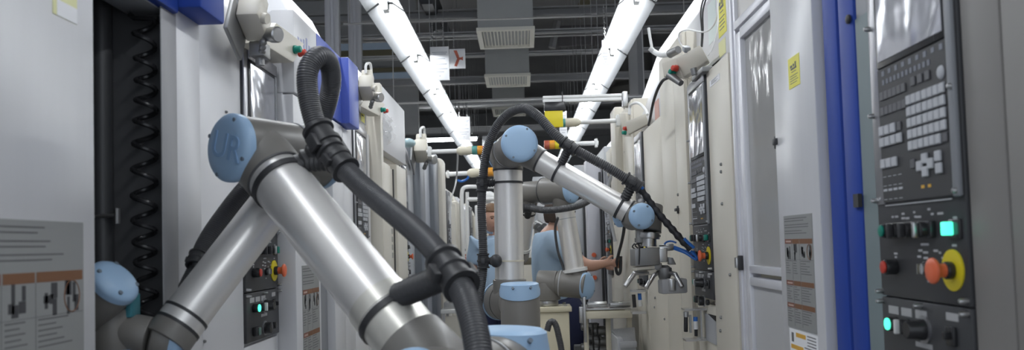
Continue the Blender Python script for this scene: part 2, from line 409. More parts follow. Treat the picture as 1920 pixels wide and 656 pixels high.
def control_panel(root, T, detail=2, dz=0.0, lowcut=1.10, lit=0):
    T0 = T; T = lambda a, o, z: T0(a, o, z + dz)
    m = MB().tbox(T, 0, .30, -.01, .006, 1.2395, 1.93, .002).tbox(T, 0, .30, -.01, .0065, lowcut, 1.2370, .002)
    cp = m.build('control_panel', PANEL, root, 'charcoal operator panel')
    MB().tbox(T, .002, .298, .006, .008, 1.405, 1.928, .001).build('faceplate', PANEL2, cp)
    b = MB().tbox(T, .001, .036, .004, .009, 1.402, 1.93, .002).tbox(T, .036, .298, .006, .014, 1.895, 1.93, .003)
    b.build('bezel', SILV, cp, 'silver edge strip')
    MB().tbox(T, .278, .298, .006, .014, 1.402, 1.895, .003).build('side_rail', MGREY, cp)
    MB().tbox(T, .036, .278, .006, .0115, 1.643, 1.895, .002).build('screen_frame', SHINYBLK, cp)
    MB().tbox(T, .046, .270, .0115, .013, 1.654, 1.885).build('screen', SCREEN, cp, 'screen under clear film')
    # key pad
    blk = [(.157 + i * .0177 + (.0015 if i > 2 else 0), 1.568 - j * .0188) for j in range(5) for i in range(7) if not (j == 4 and i == 6)]
    oth = [(.051 + .022 * i, 1.531) for i in range(3)] + [(.051 + .022 * i, 1.511) for i in range(4)] + [(.051 + .022 * i, 1.473) for i in range(3)]
    oth += [(.201, 1.4675), (.183, 1.457), (.219, 1.458), (.201, 1.4465), (.243, 1.467), (.244, 1.448)]
    drk = [(.173 + .0235 * i, 1.596) for i in range(3)] + [(.056 + .0165 * i, 1.592) for i in range(6)] + [(.056 + .0165 * i, 1.565) for i in range(6)] + [(.265, 1.493), (.116, 1.531), (.158, 1.463)]
    if detail >= 2:
        key_copies(T, cp, blk, .0142, .0155, KEY)
        key_copies(T, cp, oth, .0175, .0165, KEY)
    else:
        m = MB()
        for a, z in blk: m.tbox(T, a - .0071, a + .0071, .012, .0165, z - .0078, z + .0078)
        for a, z in oth: m.tbox(T, a - .0088, a + .0088, .012, .0165, z - .0083, z + .0083)
        m.build('keypad', KEY, cp)
    MB().tbox(T, .040, .276, .008, .012, 1.405, 1.640).build('keyboard_plate', PANEL2, cp)
    m = MB()
    for a, z in drk: m.tbox(T, a - .0075, a + .0075, .012, .0145, z - .0075, z + .0075, .001, 1)
    (m.each if detail > 1 else m.build)('dark_key', KEYD, cp)
    m = MB()
    for i in range(9): m.tbox(T, .058 + .0252 * i, .068 + .0252 * i, .012, .0128, 1.6265 + .001 * (i % 2), 1.6355)
    for i in range(12): m.tbox(T, .059 + .0147 * i, .067 + .0147 * i, .012, .0128, 1.611, 1.620)
    m.build('soft_key_legend', mat('bluish key legend', (.20, .21, .25), .5), cp)
    m = MB()
    for i in range(4): m.tbox(T, .044 + .0195 * i, .058 + .0195 * i, .012, .0128, 1.4245, 1.4285)
    for j in range(3):
        for i in range(4): m.tbox(T, .044 + .0195 * i, .056 + .0195 * i, .012, .0125, 1.4095 + .016 * j + (.008 if j else 0), 1.4105 + .016 * j + (.008 if j else 0))
    m.build('indicator_row', KEY, cp)
    MB().tbox(T, .182, .192, .012, .0128, 1.421, 1.426).tbox(T, .204, .213, .012, .0128, 1.421, 1.426).each('amber_legend', AMBER, cp)
    MB().tbox(T, .038, .266, .008, .0085, 1.3985, 1.4005).build('dividing_line', LGREY, cp)
    MB().ball(T(.262, .012, 1.592), .006, .009, .011).build('round_key', KEY, cp)
    # lettering above the switches
    m = MB(); rnd = random.Random(3)
    for a, z in ((.06, 1.379), (.075, 1.379), (.10, 1.383), (.10, 1.3755), (.115, 1.375), (.14, 1.384), (.143, 1.3765), (.155, 1.376), (.19, 1.387), (.20, 1.379), (.225, 1.379), (.268, 1.371), (.165, 1.331), (.178, 1.331),
                 (.065, 1.315), (.065, 1.309), (.155, 1.321), (.172, 1.318), (.15, 1.311), (.172, 1.309), (.205, 1.321), (.218, 1.318), (.168, 1.301), (.262, 1.3295), (.178, 1.272), (.2, 1.306), (.23, 1.31)):
        w = rnd.uniform(.003, .009); m.tbox(T, a - w, a + w, .006, .0064, z - .0018, z + .0018)
    m.build('lettering', mat('pale lettering', (.42, .42, .44), .6), cp)
    # upper switches
    z = 1.355
    m = MB()
    for a in (.06, .10, .142, .192): m.cyl(T(a, .006, z), T(a, .026, z), .0125, seg=18, ch=.002)
    m.tbox(T, .044, .21, .006, .016, z - .014, z + .014, .003)
    m.tbox(T, .253, .287, .006, .010, z - .016, z + .014, .002)
    (m.each if detail else m.build)('switch_body', SHINYBLK, cp)
    button(T, cp, .06, z, .0105, .026, .030, GREENB, 'push_button', 'dark green push button')
    m = MB()
    for a in (.10, .142): m.tbox(T, a - .0035, a + .0035, .026, .036, z - .012, z + .012, .002)
    m.each('selector_handle', BLACK, cp)
    MB().tbox(T, .188, .196, .026, .036, z - .013, z + .013, .003).build('key_lever', STEEL, cp)
    button(T, cp, .262, z, .0085, .010, .022, LITG if lit > 1 else GREENB, 'lit_button' if lit > 1 else 'push_button', 'glowing green square button' if lit > 1 else 'dark green square button', sq=True)
    # second row with emergency stop
    z = 1.292
    MB().cyl(T(.062, .006, z), T(.062, .026, z), .0135, seg=20, ch=.002).build('button_body', SHINYBLK, cp)
    button(T, cp, .062, z, .011, .026, .030, RED, 'stop_button', 'red stop button')
    MB().cyl(T(.178, .006, z), T(.178, .014, z), .011, seg=18, ch=.002).build('key_switch_body', SHINYBLK, cp)
    MB().cyl(T(.178, .014, z), T(.178, .018, z), .0085, seg=18).tbox(T, .1765, .1795, .018, .024, z - .008, z + .008).build('key_switch', STEEL, cp)
    MB().cyl(T(.256, .006, z), T(.256, .0085, z), .0315, seg=32).build('emergency_ring', YELD, cp, 'yellow disc behind the emergency stop')
    MB().cyl(T(.256, .0085, z), T(.256, .020, z), .0135, seg=20, ch=.002).build('emergency_collar', SHINYBLK, cp)
    p0 = T(.256, .020, z); d = T(.256, 1, z) - T(.256, 0, z)
    MB().lathe(p0, d, [(0, .0105), (.008, .0105), (.012, .0125), (.0145, .0185), (.017, .0200), (.0195, .0195), (.0215, .017), (.023, .011), (.0235, 0)], 28).build('emergency_stop', ORANGE, cp, 'orange red mushroom emergency stop')
    # lower plate
    m = MB()
    for a, zz, w, h in ((.047, 1.216, .038, .014), (.096, 1.216, .038, .014), (.147, 1.216, .038, .014), (.246, 1.221, .036, .012), (.152, 1.1665, .056, .008)):
        m.tbox(T, a - w / 2, a + w / 2, .0065, .0072, zz - h / 2, zz + h / 2)
    (m.each if detail else m.build)('label_plate', mat('pale label plate', (.42, .42, .43), .5), cp)
    z = 1.193
    m = MB().cyl(T(.058, .0065, z), T(.058, .022, z), .0125, seg=18, ch=.002).cyl(T(.104, .0065, z), T(.104, .024, z), .0125, seg=18, ch=.002)
    m.tbox(T, .234, .258, .0065, .013, z - .016, z + .014, .002).tbox(T, .242, .250, .013, .022, z - .006, z + .006, .001)
    (m.each if detail else m.build)('lower_switch', SHINYBLK, cp)
    button(T, cp, .058, z, .0105, .022, .026, LITG if lit else GREENB, 'lit_button' if lit else 'push_button', 'glowing green round button' if lit else 'dark green round button')
    MB().tbox(T, .101, .107, .024, .033, z - .012, z + .012, .0015).build('selector_handle', WPL, cp)
    MB().cyl(T(.156, .0065, z), T(.156, .009, z), .023, seg=28).build('dial_scale', SILV, cp)
    m = MB().lathe(T(.156, .009, z), d, [(0, .0175), (.006, .0175), (.010, .0155), (.026, .0145), (.028, .013), (.028, 0)], 24)
    m.build('override_dial', SHINYBLK, cp)
    if detail >= 1:
        z = 1.128
        MB().tbox(T, .045, .075, .0065, .022, z - .013, z + .013, .003).build('rocker_body', SHINYBLK, cp)
        MB().tbox(T, .051, .069, .022, .025, z - .010, z + .010, .002).build('rocker', mat('grey green rocker', (.12, .2, .17), .4), cp)
        MB().cyl(T(.155, .0065, z), T(.155, .028, z), .017, seg=24, ch=.002).cyl(T(.235, .0065, z), T(.235, .018, z), .010, seg=18, ch=.002).build('lower_dial', SHINYBLK, cp)
        MB().cyl(T(.155, .0065, z), T(.155, .010, z), .021, seg=24).build('dial_ring', SILV, cp)
    m = MB()
    for a, z in ((.010, 1.724), (.010, 1.564), (.006, 1.41), (.006, 1.247), (.150, 1.231), (.290, 1.566), (.290, 1.411), (.292, 1.248), (.292, 1.229), (.006, 1.229)):
        m.lathe(T(a, .006, z), d, [(0, .0045), (.010, .0045), (.0135, .003), (.0145, 0)], 12)
    (m.each if detail > 1 else m.build)('screw', STEEL, cp)
    return cp

def placard(root, T, a0, a1, z1, z0, scale=1.0):
    "grey film sign with coloured header bands, pictograms and columns of fine print"
    pl = MB().tbox(T, a0, a1, 0, .0012, z0, z1).build('warning_placard', PLACARD, root, 'grey warning placard with orange brown bands')
    w, h = a1 - a0, z1 - z0
    A = lambda u: a0 + w * u
    Z = lambda v: z1 - h * v
    ink = MB(); ob = MB(); rb = MB(); rnd = random.Random(int(a0 * 1000) + 5); lines = MB(); grey = MB()
    for i in range(6):
        v = .025 + .022 * i + (.012 if i in (2, 3) else 0) + (.022 if i > 3 else 0)
        ink.tbox(T, A(.03), A(rnd.uniform(.55, .92)), .0012, .0015, Z(v + .007), Z(v))
    for v0 in (.21, .58, .78):
        rb.tbox(T, A(.02), A(.27), .0012, .0016, Z(v0 + .042), Z(v0))
        ob.tbox(T, A(.285), A(.54), .0012, .0016, Z(v0 + .042), Z(v0)); ob.tbox(T, A(.555), A(.985), .0012, .0016, Z(v0 + .042), Z(v0))
        grey.tbox(T, A(.06), A(.25), .0016, .0018, Z(v0 + .030), Z(v0 + .014))
        for c0, c1 in ((.03, .26), (.30, .52), (.57, .96)):
            n = 6 if v0 > .3 else 6
            base = v0 + (.19 if v0 < .3 else .05)
            for i in range(n):
                ink.tbox(T, A(c0), A(c0 + (c1 - c0) * rnd.uniform(.4, .98)), .0012, .0015, Z(base + .022 * i + .006), Z(base + .022 * i))
        for u in (.275, .548): lines.tbox(T, A(u) - .0004, A(u) + .0004, .0012, .0015, Z(min(v0 + .2, .99) if v0 > .3 else .57), Z(v0 + .042))
    lines.tbox(T, A(.02), A(.985), .0012, .0015, Z(.392), Z(.390))
    # pictograms: small hands and machines
    for u, k in ((.14, 0), (.40, 1), (.68, 2), (.88, 3)):
        pg = MB()
        for i in range(5):
            du, dv = rnd.uniform(-.05, .05), rnd.uniform(-.045, .045)
            ww, hh = rnd.uniform(.012, .03), rnd.uniform(.015, .045)
            pg.tbox(T, A(u + du - ww), A(u + du + ww), .0012, .0015, Z(.32 + dv + hh), Z(.32 + dv - hh))
        pg.build('pictogram', INK, pl)
    c = T(A(.88), .0016, Z(.32)); ringpts = [T(A(.88) + math.cos(t) * w * .075, .0015, Z(.32) + math.sin(t) * w * .085) for t in [i * math.pi / 10 for i in range(21)]]
    MB().tube(ringpts, .0009, 5).build('prohibition_ring', ORBAND, pl)
    ink.build('fine_print', INK2, pl); lines.build('table_lines', INK2, pl); ob.each('orange_band', ORBAND, pl); rb.each('red_band', REDBAND, pl)
    grey.build('band_lettering', mat('pale band lettering', (.5, .36, .3), .6), pl)
    return pl

def sticker(root, T, a0, a1, z1, z0, mt, dark=True, icon=False, label=None, o=.0):
    s = MB().tbox(T, a0, a1, o, o + .001, z0, z1).build('sticker', mt, root, label)
    if dark:
        m = MB(); w, h = a1 - a0, z1 - z0
        if icon:
            m.tbox(T, a0 + w * .25, a0 + w * .75, o + .001, o + .0014, z1 - h * .42, z1 - h * .36).tbox(T, a0 + w * .2, a0 + w * .38, o + .001, o + .0014, z1 - h * .34, z1 - h * .26)
            m.tbox(T, a0 + w * .62, a0 + w * .72, o + .001, o + .0014, z1 - h * .36, z1 - h * .2).tbox(T, a0 + w * .45, a0 + w * .56, o + .001, o + .0014, z1 - h * .33, z1 - h * .24).tbox(T, a0 + w * .3, a0 + w * .7, o + .001, o + .0014, z1 - h * .5, z1 - h * .48)
            for i in range(4): m.tbox(T, a0 + w * .15, a0 + w * (.85 - .1 * (i % 2)), o + .001, o + .0013, z1 - h * (.62 + .08 * i), z1 - h * (.60 + .08 * i))
        else:
            for i in range(5): m.tbox(T, a0 + w * .15, a0 + w * (.8 - .12 * (i % 3)), o + .001, o + .0013, z1 - h * (.2 + .14 * i), z1 - h * (.15 + .14 * i))
        m.build('sticker_print', INK2, s)
    return s

def bolts(root, pts, d, r=.006):
    m = MB()
    for p in pts: m.lathe(p, d, [(0, r), (.003, r), (.006, r * .7), (.007, 0)], 12)
    return m.each('panel_bolt', CAST, root)

def switch_box(root, corners, vec, bpos, bd, swap=False):
    "cast box with a green and a red button at its far end"
    b = MB().prism(corners, vec, .006).build('switch_box', CREAM, root, 'cream switch box with a green and a red button')
    for k, (p, mt) in enumerate(zip(bpos, (GREENB, RED))):
        MB().lathe(p, bd, [(0, .013), (.006, .013), (.007, .0105), (.020, .0105), (.023, .007), (.0235, 0)], 18).build('box_button', mt, b, ('green button', 'red button')[k])
    return b
# ------------------------------------------------------------------ left machines
XL, XLO = -.71, -.77
def left_machine_near():
    "nearest left machine: sliding door, open bay, blue hood"
    t = thing('machining_center', (-1.3, 1.2, 0), 'nearest white machine at the left edge with an open dark bay and blue hood', 'machine')
    T = TL(0, XL)
    door = MB().box(-.735, -.700, .45, 1.346, .15, 2.4, .004).build('sliding_door', WHITEG, t)
    T2 = TL(0, -.700)
    placard(t, T2, 1.02, 1.306, 1.405, 1.05)
    s = MB().tbox(T2, 1.225, 1.292, 0, .001, PX(110, 30, -.70).z, 1.95).build('sticker', YELP, t, 'pale yellow sticker with a white margin')
    MB().tbox(T2, 1.235, 1.292, .001, .0013, PX(110, 30, -.70).z, PX(110, 30, -.70).z + .025).build('sticker_margin', PAPER, s)
    # bay lining
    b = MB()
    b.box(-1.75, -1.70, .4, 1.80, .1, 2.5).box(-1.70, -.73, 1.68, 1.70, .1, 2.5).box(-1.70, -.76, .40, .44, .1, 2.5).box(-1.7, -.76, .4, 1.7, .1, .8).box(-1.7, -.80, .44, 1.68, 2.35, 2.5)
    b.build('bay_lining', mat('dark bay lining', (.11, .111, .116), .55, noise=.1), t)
    m = MB()
    for px, r in ((188, .012), (203, .018), (222, .010), (236, .022), (246, .004)):
        p = P(px, 250, 1.66); m.cyl((p.x - .04, 1.655 if r < .02 else 1.64, .85), (p.x - .04, 1.655 if r < .02 else 1.64, 2.34), r, seg=12)
    m.build('bay_conduits', mat('dark conduits', (.055, .056, .06), .4), t)
    p = P(215, 405, 1.62)
    MB().cyl((p.x - .05, 1.62, p.z), (p.x + .01, 1.62, p.z + .002), .004, seg=8).cyl((p.x + .005, 1.62, p.z - .015), (p.x + .005, 1.62, p.z + .015), .006, seg=8).build('bay_fitting', CAST, t)
    # jamb, lintel, front frame
    MB().box(-.7145, -.711, 1.627, 1.70, .1, 1.86, .002).build('door_jamb', mat('shaded jamb grey', (.3, .3, .31), .5), t)  # shade of the recess is put into the jamb's grey
    MB().box(-.80, -.72, .44, 1.70, 1.845, 1.875, .003).build('lintel', LGREY, t)
    MB().box(-.78, -.712, 1.70, 1.828, .05, 1.88, .004).build('front_frame', WHITE, t)
    MB().box(-.80, -.700, .44, 1.69, 1.848, 2.30, .006).box(-.80, -.655, 1.69, 1.83, 1.862, 2.30, .006).build('blue_hood', BLUE, t, 'blue hood over the bay')
    p = PX(308, 38, -.725); MB().obox((p.x, p.y + .02, p.z), (1, 0, 0), (0, 1, 0), (0, 0, 1), .012, .03, .006, .001).build('door_roller', BLACK, t)
    return t
left_machine_near()

def coil():
    "coiled air hose hanging in the dark bay"
    Y = 1.642; p = P(276, 300, Y); p.x -= .004; r = .0205; x0, y0 = p.x, Y
    z1 = P(277, 36, Y).z; z0 = P(277, 600, Y).z; pitch = P(277, 300, Y).z - P(277, 342, Y).z
    n = int((z1 - z0) / pitch); pts = []
    N = n * 18
    for i in range(N + 1):
        t = i / N; a = t * n * 2 * math.pi; rr = r * (1 - .1 * math.sin(t * 9))
        zz = z1 - (z1 - z0) * (t + .012 * math.sin(t * 12))
        pts.append((x0 + rr * math.cos(a) + .003 * math.sin(t * 7), y0 + rr * math.sin(a), zz))
    pts = [(x0 - .03, y0, 1.838), (x0 - .02, y0, 1.83)] + pts + [(x0 - .02, y0, z0 - .05), (x0 - .03, y0, .81)]
    tag(MB().tube(pts, .0052, 8).build('coiled_air_hose', SHINYBLK), 'black coiled air hose hanging inside the open dark bay at left', 'hose')
coil()

def left_op(t, Y0, Y1, a_panel, wmat, dz=0.0, detail=2, ztop=1.93, hood=True):
    "operator section: body, front with panel recess, hood"
    T = TL(a_panel, XLO)
    MB().box(-1.7, XLO - .012, Y0, Y1, .05, 1.93).build('cabinet_body', wmat, t)
    MB().box(XLO - .014, XLO, Y0 + .004, a_panel - .002, .08, ztop, .004).box(XLO - .014, XLO, a_panel + .302, Y1, .08, ztop, .004).box(XLO - .014, XLO, a_panel, a_panel + .30, .08, 1.09 + dz, .004).box(XLO - .03, XLO, a_panel, a_panel + .30, 1.932 + dz, ztop + .03, .003).build('front_panel', wmat, t)
    if hood:
        z = ztop
        MB().prism([(XLO - .01, Y0 + .02, z), (XLO - .03, Y0 + .02, z + .10), (XLO - .28, Y0 + .02, z + .60), (-1.6, Y0 + .02, z + .6), (-1.6, Y0 + .02, z)], (0, Y1 - Y0 - .03, 0), .01).build('hood', WHITE, t)
    control_panel(t, T, detail, dz, lit=1 if detail > 1 else 0)

def service_unit(t, px, py, s, X, Y, wmat=CREAM):
    "small pneumatic cluster on the operator section: cast block, silver knob, bracket, pipe loop"
    c = P(px, py, Y); k = s
    b = MB().obox(c, (1, 0, 0), (0, .86, -.5), (0, .5, .86), .03 * k, .05 * k, .035 * k, .008 * k).obox(c + V((0, .02, .05)) * k, (1, 0, 0), (0, .86, -.5), (0, .5, .86), .024 * k, .03 * k, .022 * k, .006 * k)
    b.cyl(c + V((.0, -.02, .0)) * k, c + V((.045, -.03, -.01)) * k, .014 * k, seg=14)
    u = b.build('air_unit', wmat, t, 'cast cream pneumatic block')
    d = V((.8, -.5, -.15)).normalized()
    MB().lathe(c + V((.015, .03, -.035)) * k, d, [(0, .018 * k), (.03 * k, .018 * k), (.034 * k, .021 * k), (.055 * k, .021 * k), (.058 * k, .018 * k), (.058 * k, 0)], 22).build('silver_knob', STEEL, u)
    MB().obox(c + V((-.035, -.035, -.035)) * k, (1, 0, 0), (0, .86, -.5), (0, .5, .86), .006, .06 * k, .055 * k, .003).build('bracket', CAST, u)
    m = MB()
    for q in range(3): m.ball(c + V((.02 - .006 * q, .01 + .015 * q, -.06 - .008 * q)) * k, .010 * k)
    m.build('fittings', CAST, u)
    lp = [c + V(v) * k for v in ((0, -.02, .06), (.0, -.01, .10), (.01, .03, .115), (.01, .06, .095), (.01, .07, .05))]
    MB().tube(spline(lp, 8), .006 * k, 8).build('pipe_loop', WPL, u)

def L2():
    t = thing('machining_center', (-1.3, 2.6, 0), 'white machine with a half white, half blue hood, behind the nearest robot elbow', 'machine')
    left_op(t, 1.833, 2.572, 2.266, WHITE)
    T = TL(0, XL)
    MB().box(-1.7, -.745, 2.582, 3.455, .05, 2.11).build('door_body', WHITE, t)
    # door front: leaf, recess, leaf
    MB().box(-.775, -.71, 2.575, 2.885, .08, 1.845, .005).build('door_leaf', WHITE, t)
    MB().box(-.76, -.74, 2.885, 3.10, .08, 1.845).build('recess_panel', MGREY, t)
    MB().box(-.76, -.71, 3.10, 3.28, .08, 1.845, .005).box(-.76, -.715, 3.285, 3.45, .08, 1.845, .005).build('side_leaf', WHITE, t)
    MB().box(-.745, -.712, 3.0, 3.30, 1.80, 1.845, .003).build('hood_underside', LGREY, t)
    MB().box(-.78, -.705, 2.578, 2.87, 1.85, 2.115, .005).build('hood', WHITE, t)
    MB().box(-.78, -.704, 2.872, 3.25, 1.85, 2.115, .004).build('blue_hood', BLUE2, t, 'blue half of the hood')
    MB().box(-.78, -.672, 3.25, 3.44, 1.85, 2.115, .006).build('hood_end_block', BLUE2, t)
    m = MB(); T3 = TL(0, -.705); rnd = random.Random(4)
    for i in range(7):
        y = 2.62 + .034 * i; m.tbox(T3, y, y + .018, 0, .001, 1.985 + rnd.uniform(0, .01), 2.035 + rnd.uniform(0, .03))
    m.build('hood_decal', mat('pale violet lettering', (.36, .38, .58), .5), t)
    placard(t, T, 2.64, 2.855, 1.302, .93)
    # switch box on top of the operator front
    c = [PX(519, 42, -.68), PX(572, 82, -.68), PX(551, 118, -.68), PX(490, 80, -.68)]
    switch_box(t, c, (-.07, 0, 0), (PX(552, 93, -.678), PX(561, 99, -.678)), (.9, -.2, 0))
    service_unit(t, 476, 35, 1.0, -.72, 2.12)
    p = PX(487, 95, -.69)
    MB().obox((p.x, p.y, p.z), (1, 0, 0), (0, 1, 0), (0, 0, 1), .02, .03, .02, .004).cyl((p.x, p.y, p.z - .04), (p.x, p.y, p.z + .05), .012, seg=12).cyl(PX(480, 95, -.71), PX(512, 108, -.74), .012, seg=10).each('swivel_mount', CAST, t)
    MB().tube(spline([PX(444, 0, -.73) + V((0, 0, .1)), PX(446, 18, -.72), PX(458, 28, -.71)], 8), .006, 8).build('thin_pipe', STEEL, t)
    bolts(t, [PX(423, 210, XLO), PX(382, 640, XLO)], (1, 0, 0), .004)
    return t
L2()

def crumpled(root, px0, px1, py0, py1, X, name='plastic_sleeve'):
    a, b = PX(px0, py0, X), PX(px1, py1, X); rnd = random.Random(9)
    ph = [rnd.uniform(0, 6) for _ in range(4)]
    def fn(u, v):
        return V((X + .012 + .012 * math.sin(9 * u + ph[0] + 3 * v) + .01 * math.sin(14 * v + ph[1]), a.y + (b.y - a.y) * u, a.z + (b.z - a.z) * v + .02 * math.sin(7 * u + ph[2])))
    return MB().sheet(fn, 16, 16).build(name, BAG, root)

def L3():
    t = thing('machining_center', (-1.3, 4.3, 0), 'cream machine with louvred vent and plastic sleeves on its hood, third on the left', 'machine')
    left_op(t, 3.47, 4.19, 3.76, WHITE, detail=1)
    MB().box(-1.7, -.76, 4.208, 5.10, .05, 2.195).build('door_body', CREAM2, t)
    MB().box(-.78, -.71, 4.2, 4.26, .08, 2.2, .004).box(-.755, -.715, 4.256, 4.50, .08, 1.80, .004).build('door_leaf', CREAM2, t)
    MB().box(-.78, -.712, 4.26, 5.09, 1.86, 2.2, .006).build('hood', WHITE, t)
    MB().box(-.77, -.735, 4.50, 4.70, .08, 1.80, .003).build('vent_panel', CREAM2, t)
    m = MB(); T = TL(0, -.735)
    for j in range(11):
        for i in range(3):
            z = 1.52 - .045 * j - (.25 if j > 5 else 0); m.tbox(T, 4.555 + .040 * i, 4.588 + .040 * i, 0, .0015, z, z + .03)
    m.each('louvre', mat('olive grey louvre', (.42, .41, .37), .5), t)
    MB().box(-.752, -.73, 4.70, 4.72, .08, 1.80).build('vent_gasket', BLACK, t)
    MB().box(-.78, -.712, 4.72, 5.09, .08, 1.83, .004).build('side_leaf', CREAM2, t)
    c = [PX(692, 175, -.69), PX(723, 195, -.69), PX(712, 218, -.69), PX(676, 199, -.69)]
    switch_box(t, c, (-.06, 0, 0), (PX(715, 206, -.688), PX(720, 208, -.688)), (.9, -.2, 0))
    service_unit(t, 688, 165, 1.0, -.7, 3.60)
    Tp = TL(0, XLO + .0)
    p, q = PX(664, 190, XLO), PX(660, 265, XLO)
    MB().tbox(Tp, 3.70, 4.1, .001, .003, 1.965, 2.14).build('notice_board', mat('pale grey notice', (.5, .51, .52), .5), t)
    sticker(t, Tp, 3.78, 3.84, 2.10, 2.04, AMBER, False, o=.003, label='orange yellow sticker')
    sticker(t, Tp, 3.97, 4.06, 2.09, 1.97, YEL, True, o=.003, label='yellow sticker above the screen')
    crumpled(t, 717, 733, 212, 270, -.708)
    p = PX(765, 268, -.74); MB().ball((p.x, p.y, p.z), .05, .07, .03).build('round_cover', mat('pale aqua plastic', (.45, .62, .66), .4), t)
    return t
L3()

def L4():
    t = thing('machining_center', (-1.3, 6.0, 0), 'grey machine with tall dark sliding covers beyond the louvred vent, fourth on the left', 'machine')
    left_op(t, 5.13, 5.86, 5.2, LGREY, detail=0)
    service_unit(t, 790, 283, 1.5, -.7, 5.75)
    m = MB().box(-1.7, -.72, 5.87, 6.15, .05, 2.12, .01); m.build('dark_cover', SLATE, t)
    MB().box(-1.7, -.74, 6.15, 6.62, .05, 2.13, .01).build('pale_cover', mat('pale blue grey cover', (.42, .44, .49), .4), t)
    MB().box(-1.7, -.70, 6.62, 6.95, .05, 2.13, .02).build('front_cover', SLATE, t)
    MB().box(-1.2, -.66, 6.95, 7.2, 1.0, 2.1, .03).build('rounded_cabinet', CREAM2, t)
    p = PX(787, 390, -.76)
    MB().box(-.775, -.755, p.y - .05, p.y + .05, p.z - .09, p.z + .09, .01).build('intercom', CREAM2, t)
    m = MB()
    for i, py in enumerate((395, 405, 412)):
        q = PX(788, py, -.755); m.lathe(q, (1, 0, 0), [(0, .014), (.02, .014), (.02, 0)], 12)
    m.build('side_buttons', RED, t)
    return t
L4()

def far_left(Y, label, wmat, covmat, k):
    t = thing('machining_center', (-1.3, Y, 0), label, 'machine')
    MB().box(-1.7, -.72, Y, Y + .85, .05, 1.88 - .03 * k, .02).build('cabinet_body', wmat, t)
    MB().prism([(-.73, Y + .05, 1.86 - .03 * k), (-.85, Y + .05, 2.0), (-1.6, Y + .05, 2.0), (-1.6, Y + .05, 1.86 - .03 * k)], (0, .75, 0), .01).build('hood', wmat, t)
    control_panel(t, TL(Y + .42, -.712), 0, -.05)
    MB().box(-1.7, -.715, Y + .87, Y + 1.5, .05, 1.80, .01).build('side_cover', covmat, t)
    m = MB()
    for j in range(4): m.lathe((-.715, Y + 1.0, 1.2 - .06 * j), (1, 0, 0), [(0, .02), (.03, .02), (.03, 0)], 10)
    m.build('side_buttons', (RED if k else SHINYBLK), t)
for k, (Y, lb, w, c) in enumerate(((7.35, 'cream machine with a rounded top left of the standing worker, fifth on the left', CREAM2, CREAM), (9.1, 'sixth machine on the left, pale with a dark panel', CREAM, WHITE),
                         (10.8, 'seventh machine on the left, narrow and pale in the distance', WHITE, CREAM), (12.6, 'last machine on the left, beyond the standing worker', CREAM2, LGREY))):
    far_left(Y, lb, w, c, k)

# ------------------------------------------------------------------ right machines
XR = .65
def R1():
    t = thing('machining_center', (1.3, 1.3, 0), 'nearest machine at the right edge with a dark keypad panel and warm grey side', 'machine')
    MB().box(.652, 1.7, 1.115, 1.213, .05, 2.35, .004).build('panel_surround', WGREY, t)
    MB().box(.652, 1.7, .35, 1.1125, .05, 2.35, .004).build('grey_side', WGREY, t)
    MB().box(.662, 1.7, 1.213, 1.515, .05, 2.35).build('panel_housing', MGREY, t)
    MB().box(.651, .67, 1.215, 1.513, .1, 1.098).box(.651, .67, 1.215, 1.513, 1.932, 2.35).build('front_panel', WGREY, t)
    control_panel(t, TR(1.515, .654), 2, lit=2)
    MB().box(.657, 1.7, 1.516, 1.597, .05, PX(1617, 28, .657).z).build('teal_side', TEAL, t, 'worn grey teal side plate')
    MB().box(.66, 1.7, 1.516, 1.597, PX(1617, 28, .657).z, 2.35).build('upper_side', MGREY, t)
    m = MB().box(.653, .76, 1.600, 1.680, .05, 2.35, .012).box(.653, .76, 1.688, 1.766, .05, 2.35, .012).box(.672, .76, 1.66, 1.70, .05, 2.35)
    b = m.build('blue_post', BLUE, t, 'royal blue door post with two ribs')
    p = PX(1592, 36, .652); MB().lathe((.652, p.y, p.z), (-1, 0, 0), [(0, .009), (.004, .009), (.006, .005), (.006, 0)], 14).build('rubber_plug', BLACK, b)
    p = PX(1609, 376, .652); MB().box(.647, .655, p.y - .012, p.y + .012, p.z - .013, p.z + .013).build('catch_plate', BLACK, b)
    MB().box(.668, .74, 1.766, 1.776, .05, 2.35).build('dark_door_gap', SHADEBLK, t)  # dark strip standing in for the shaded gap between post and door
    d = MB().box(.637, .69, 1.776, 2.066, .1, 2.35, .004).build('sliding_door', WHITEG, t, 'white sliding door with a yellow sticker and warning placard')
    T = TR(0, .637)
    a = lambda px, py: -PX(px, py, .637).y
    z = lambda px, py: PX(px, py, .637).z
    sticker(t, T, a(1479, 140), a(1500, 140), z(1490, 104), z(1490, 163), YEL, True, True, 'yellow sticker with a small black drawing')
    placard(t, T, a(1474, 500), a(1527, 500), z(1500, 402), z(1505, 622) + .004)
    s = MB().tbox(T, a(1482, 640), a(1534, 640), 0, .001, z(1505, 662) - .03, z(1505, 622)).build('sticker', PAPER, t, 'white and amber instruction sticker')
    w0, w1, zz = a(1482, 640), a(1534, 640), z(1505, 622)
    W = w1 - w0
    MB().tbox(T, w0 + W * .25, w0 + W * .6, .001, .0014, zz - .016, zz - .006).tbox(T, w0 + W * .05, w0 + W * .5, .001, .0014, zz - .046, zz - .036).build('amber_patches', AMBER, s)
    m = MB()
    for i in range(7): m.tbox(T, w0 + W * (.65 if i < 4 else .55), w0 + W * .95, .001, .0013, zz - .008 - .007 * i, zz - .0055 - .007 * i)
    m.tbox(T, w0 + W * .08, w0 + W * .16, .001, .0013, zz - .03, zz - .008)
    m.build('fine_print', INK2, s)
    p = PX(1457, 265, .637)
    MB().box(.637, .70, 2.066, 2.078, p.z - .016, p.z + .016, .002).box(.63, .642, 2.045, 2.068, p.z - .008, p.z + .008, .002).build('door_catch', BLACK, t)
    return t
R1()

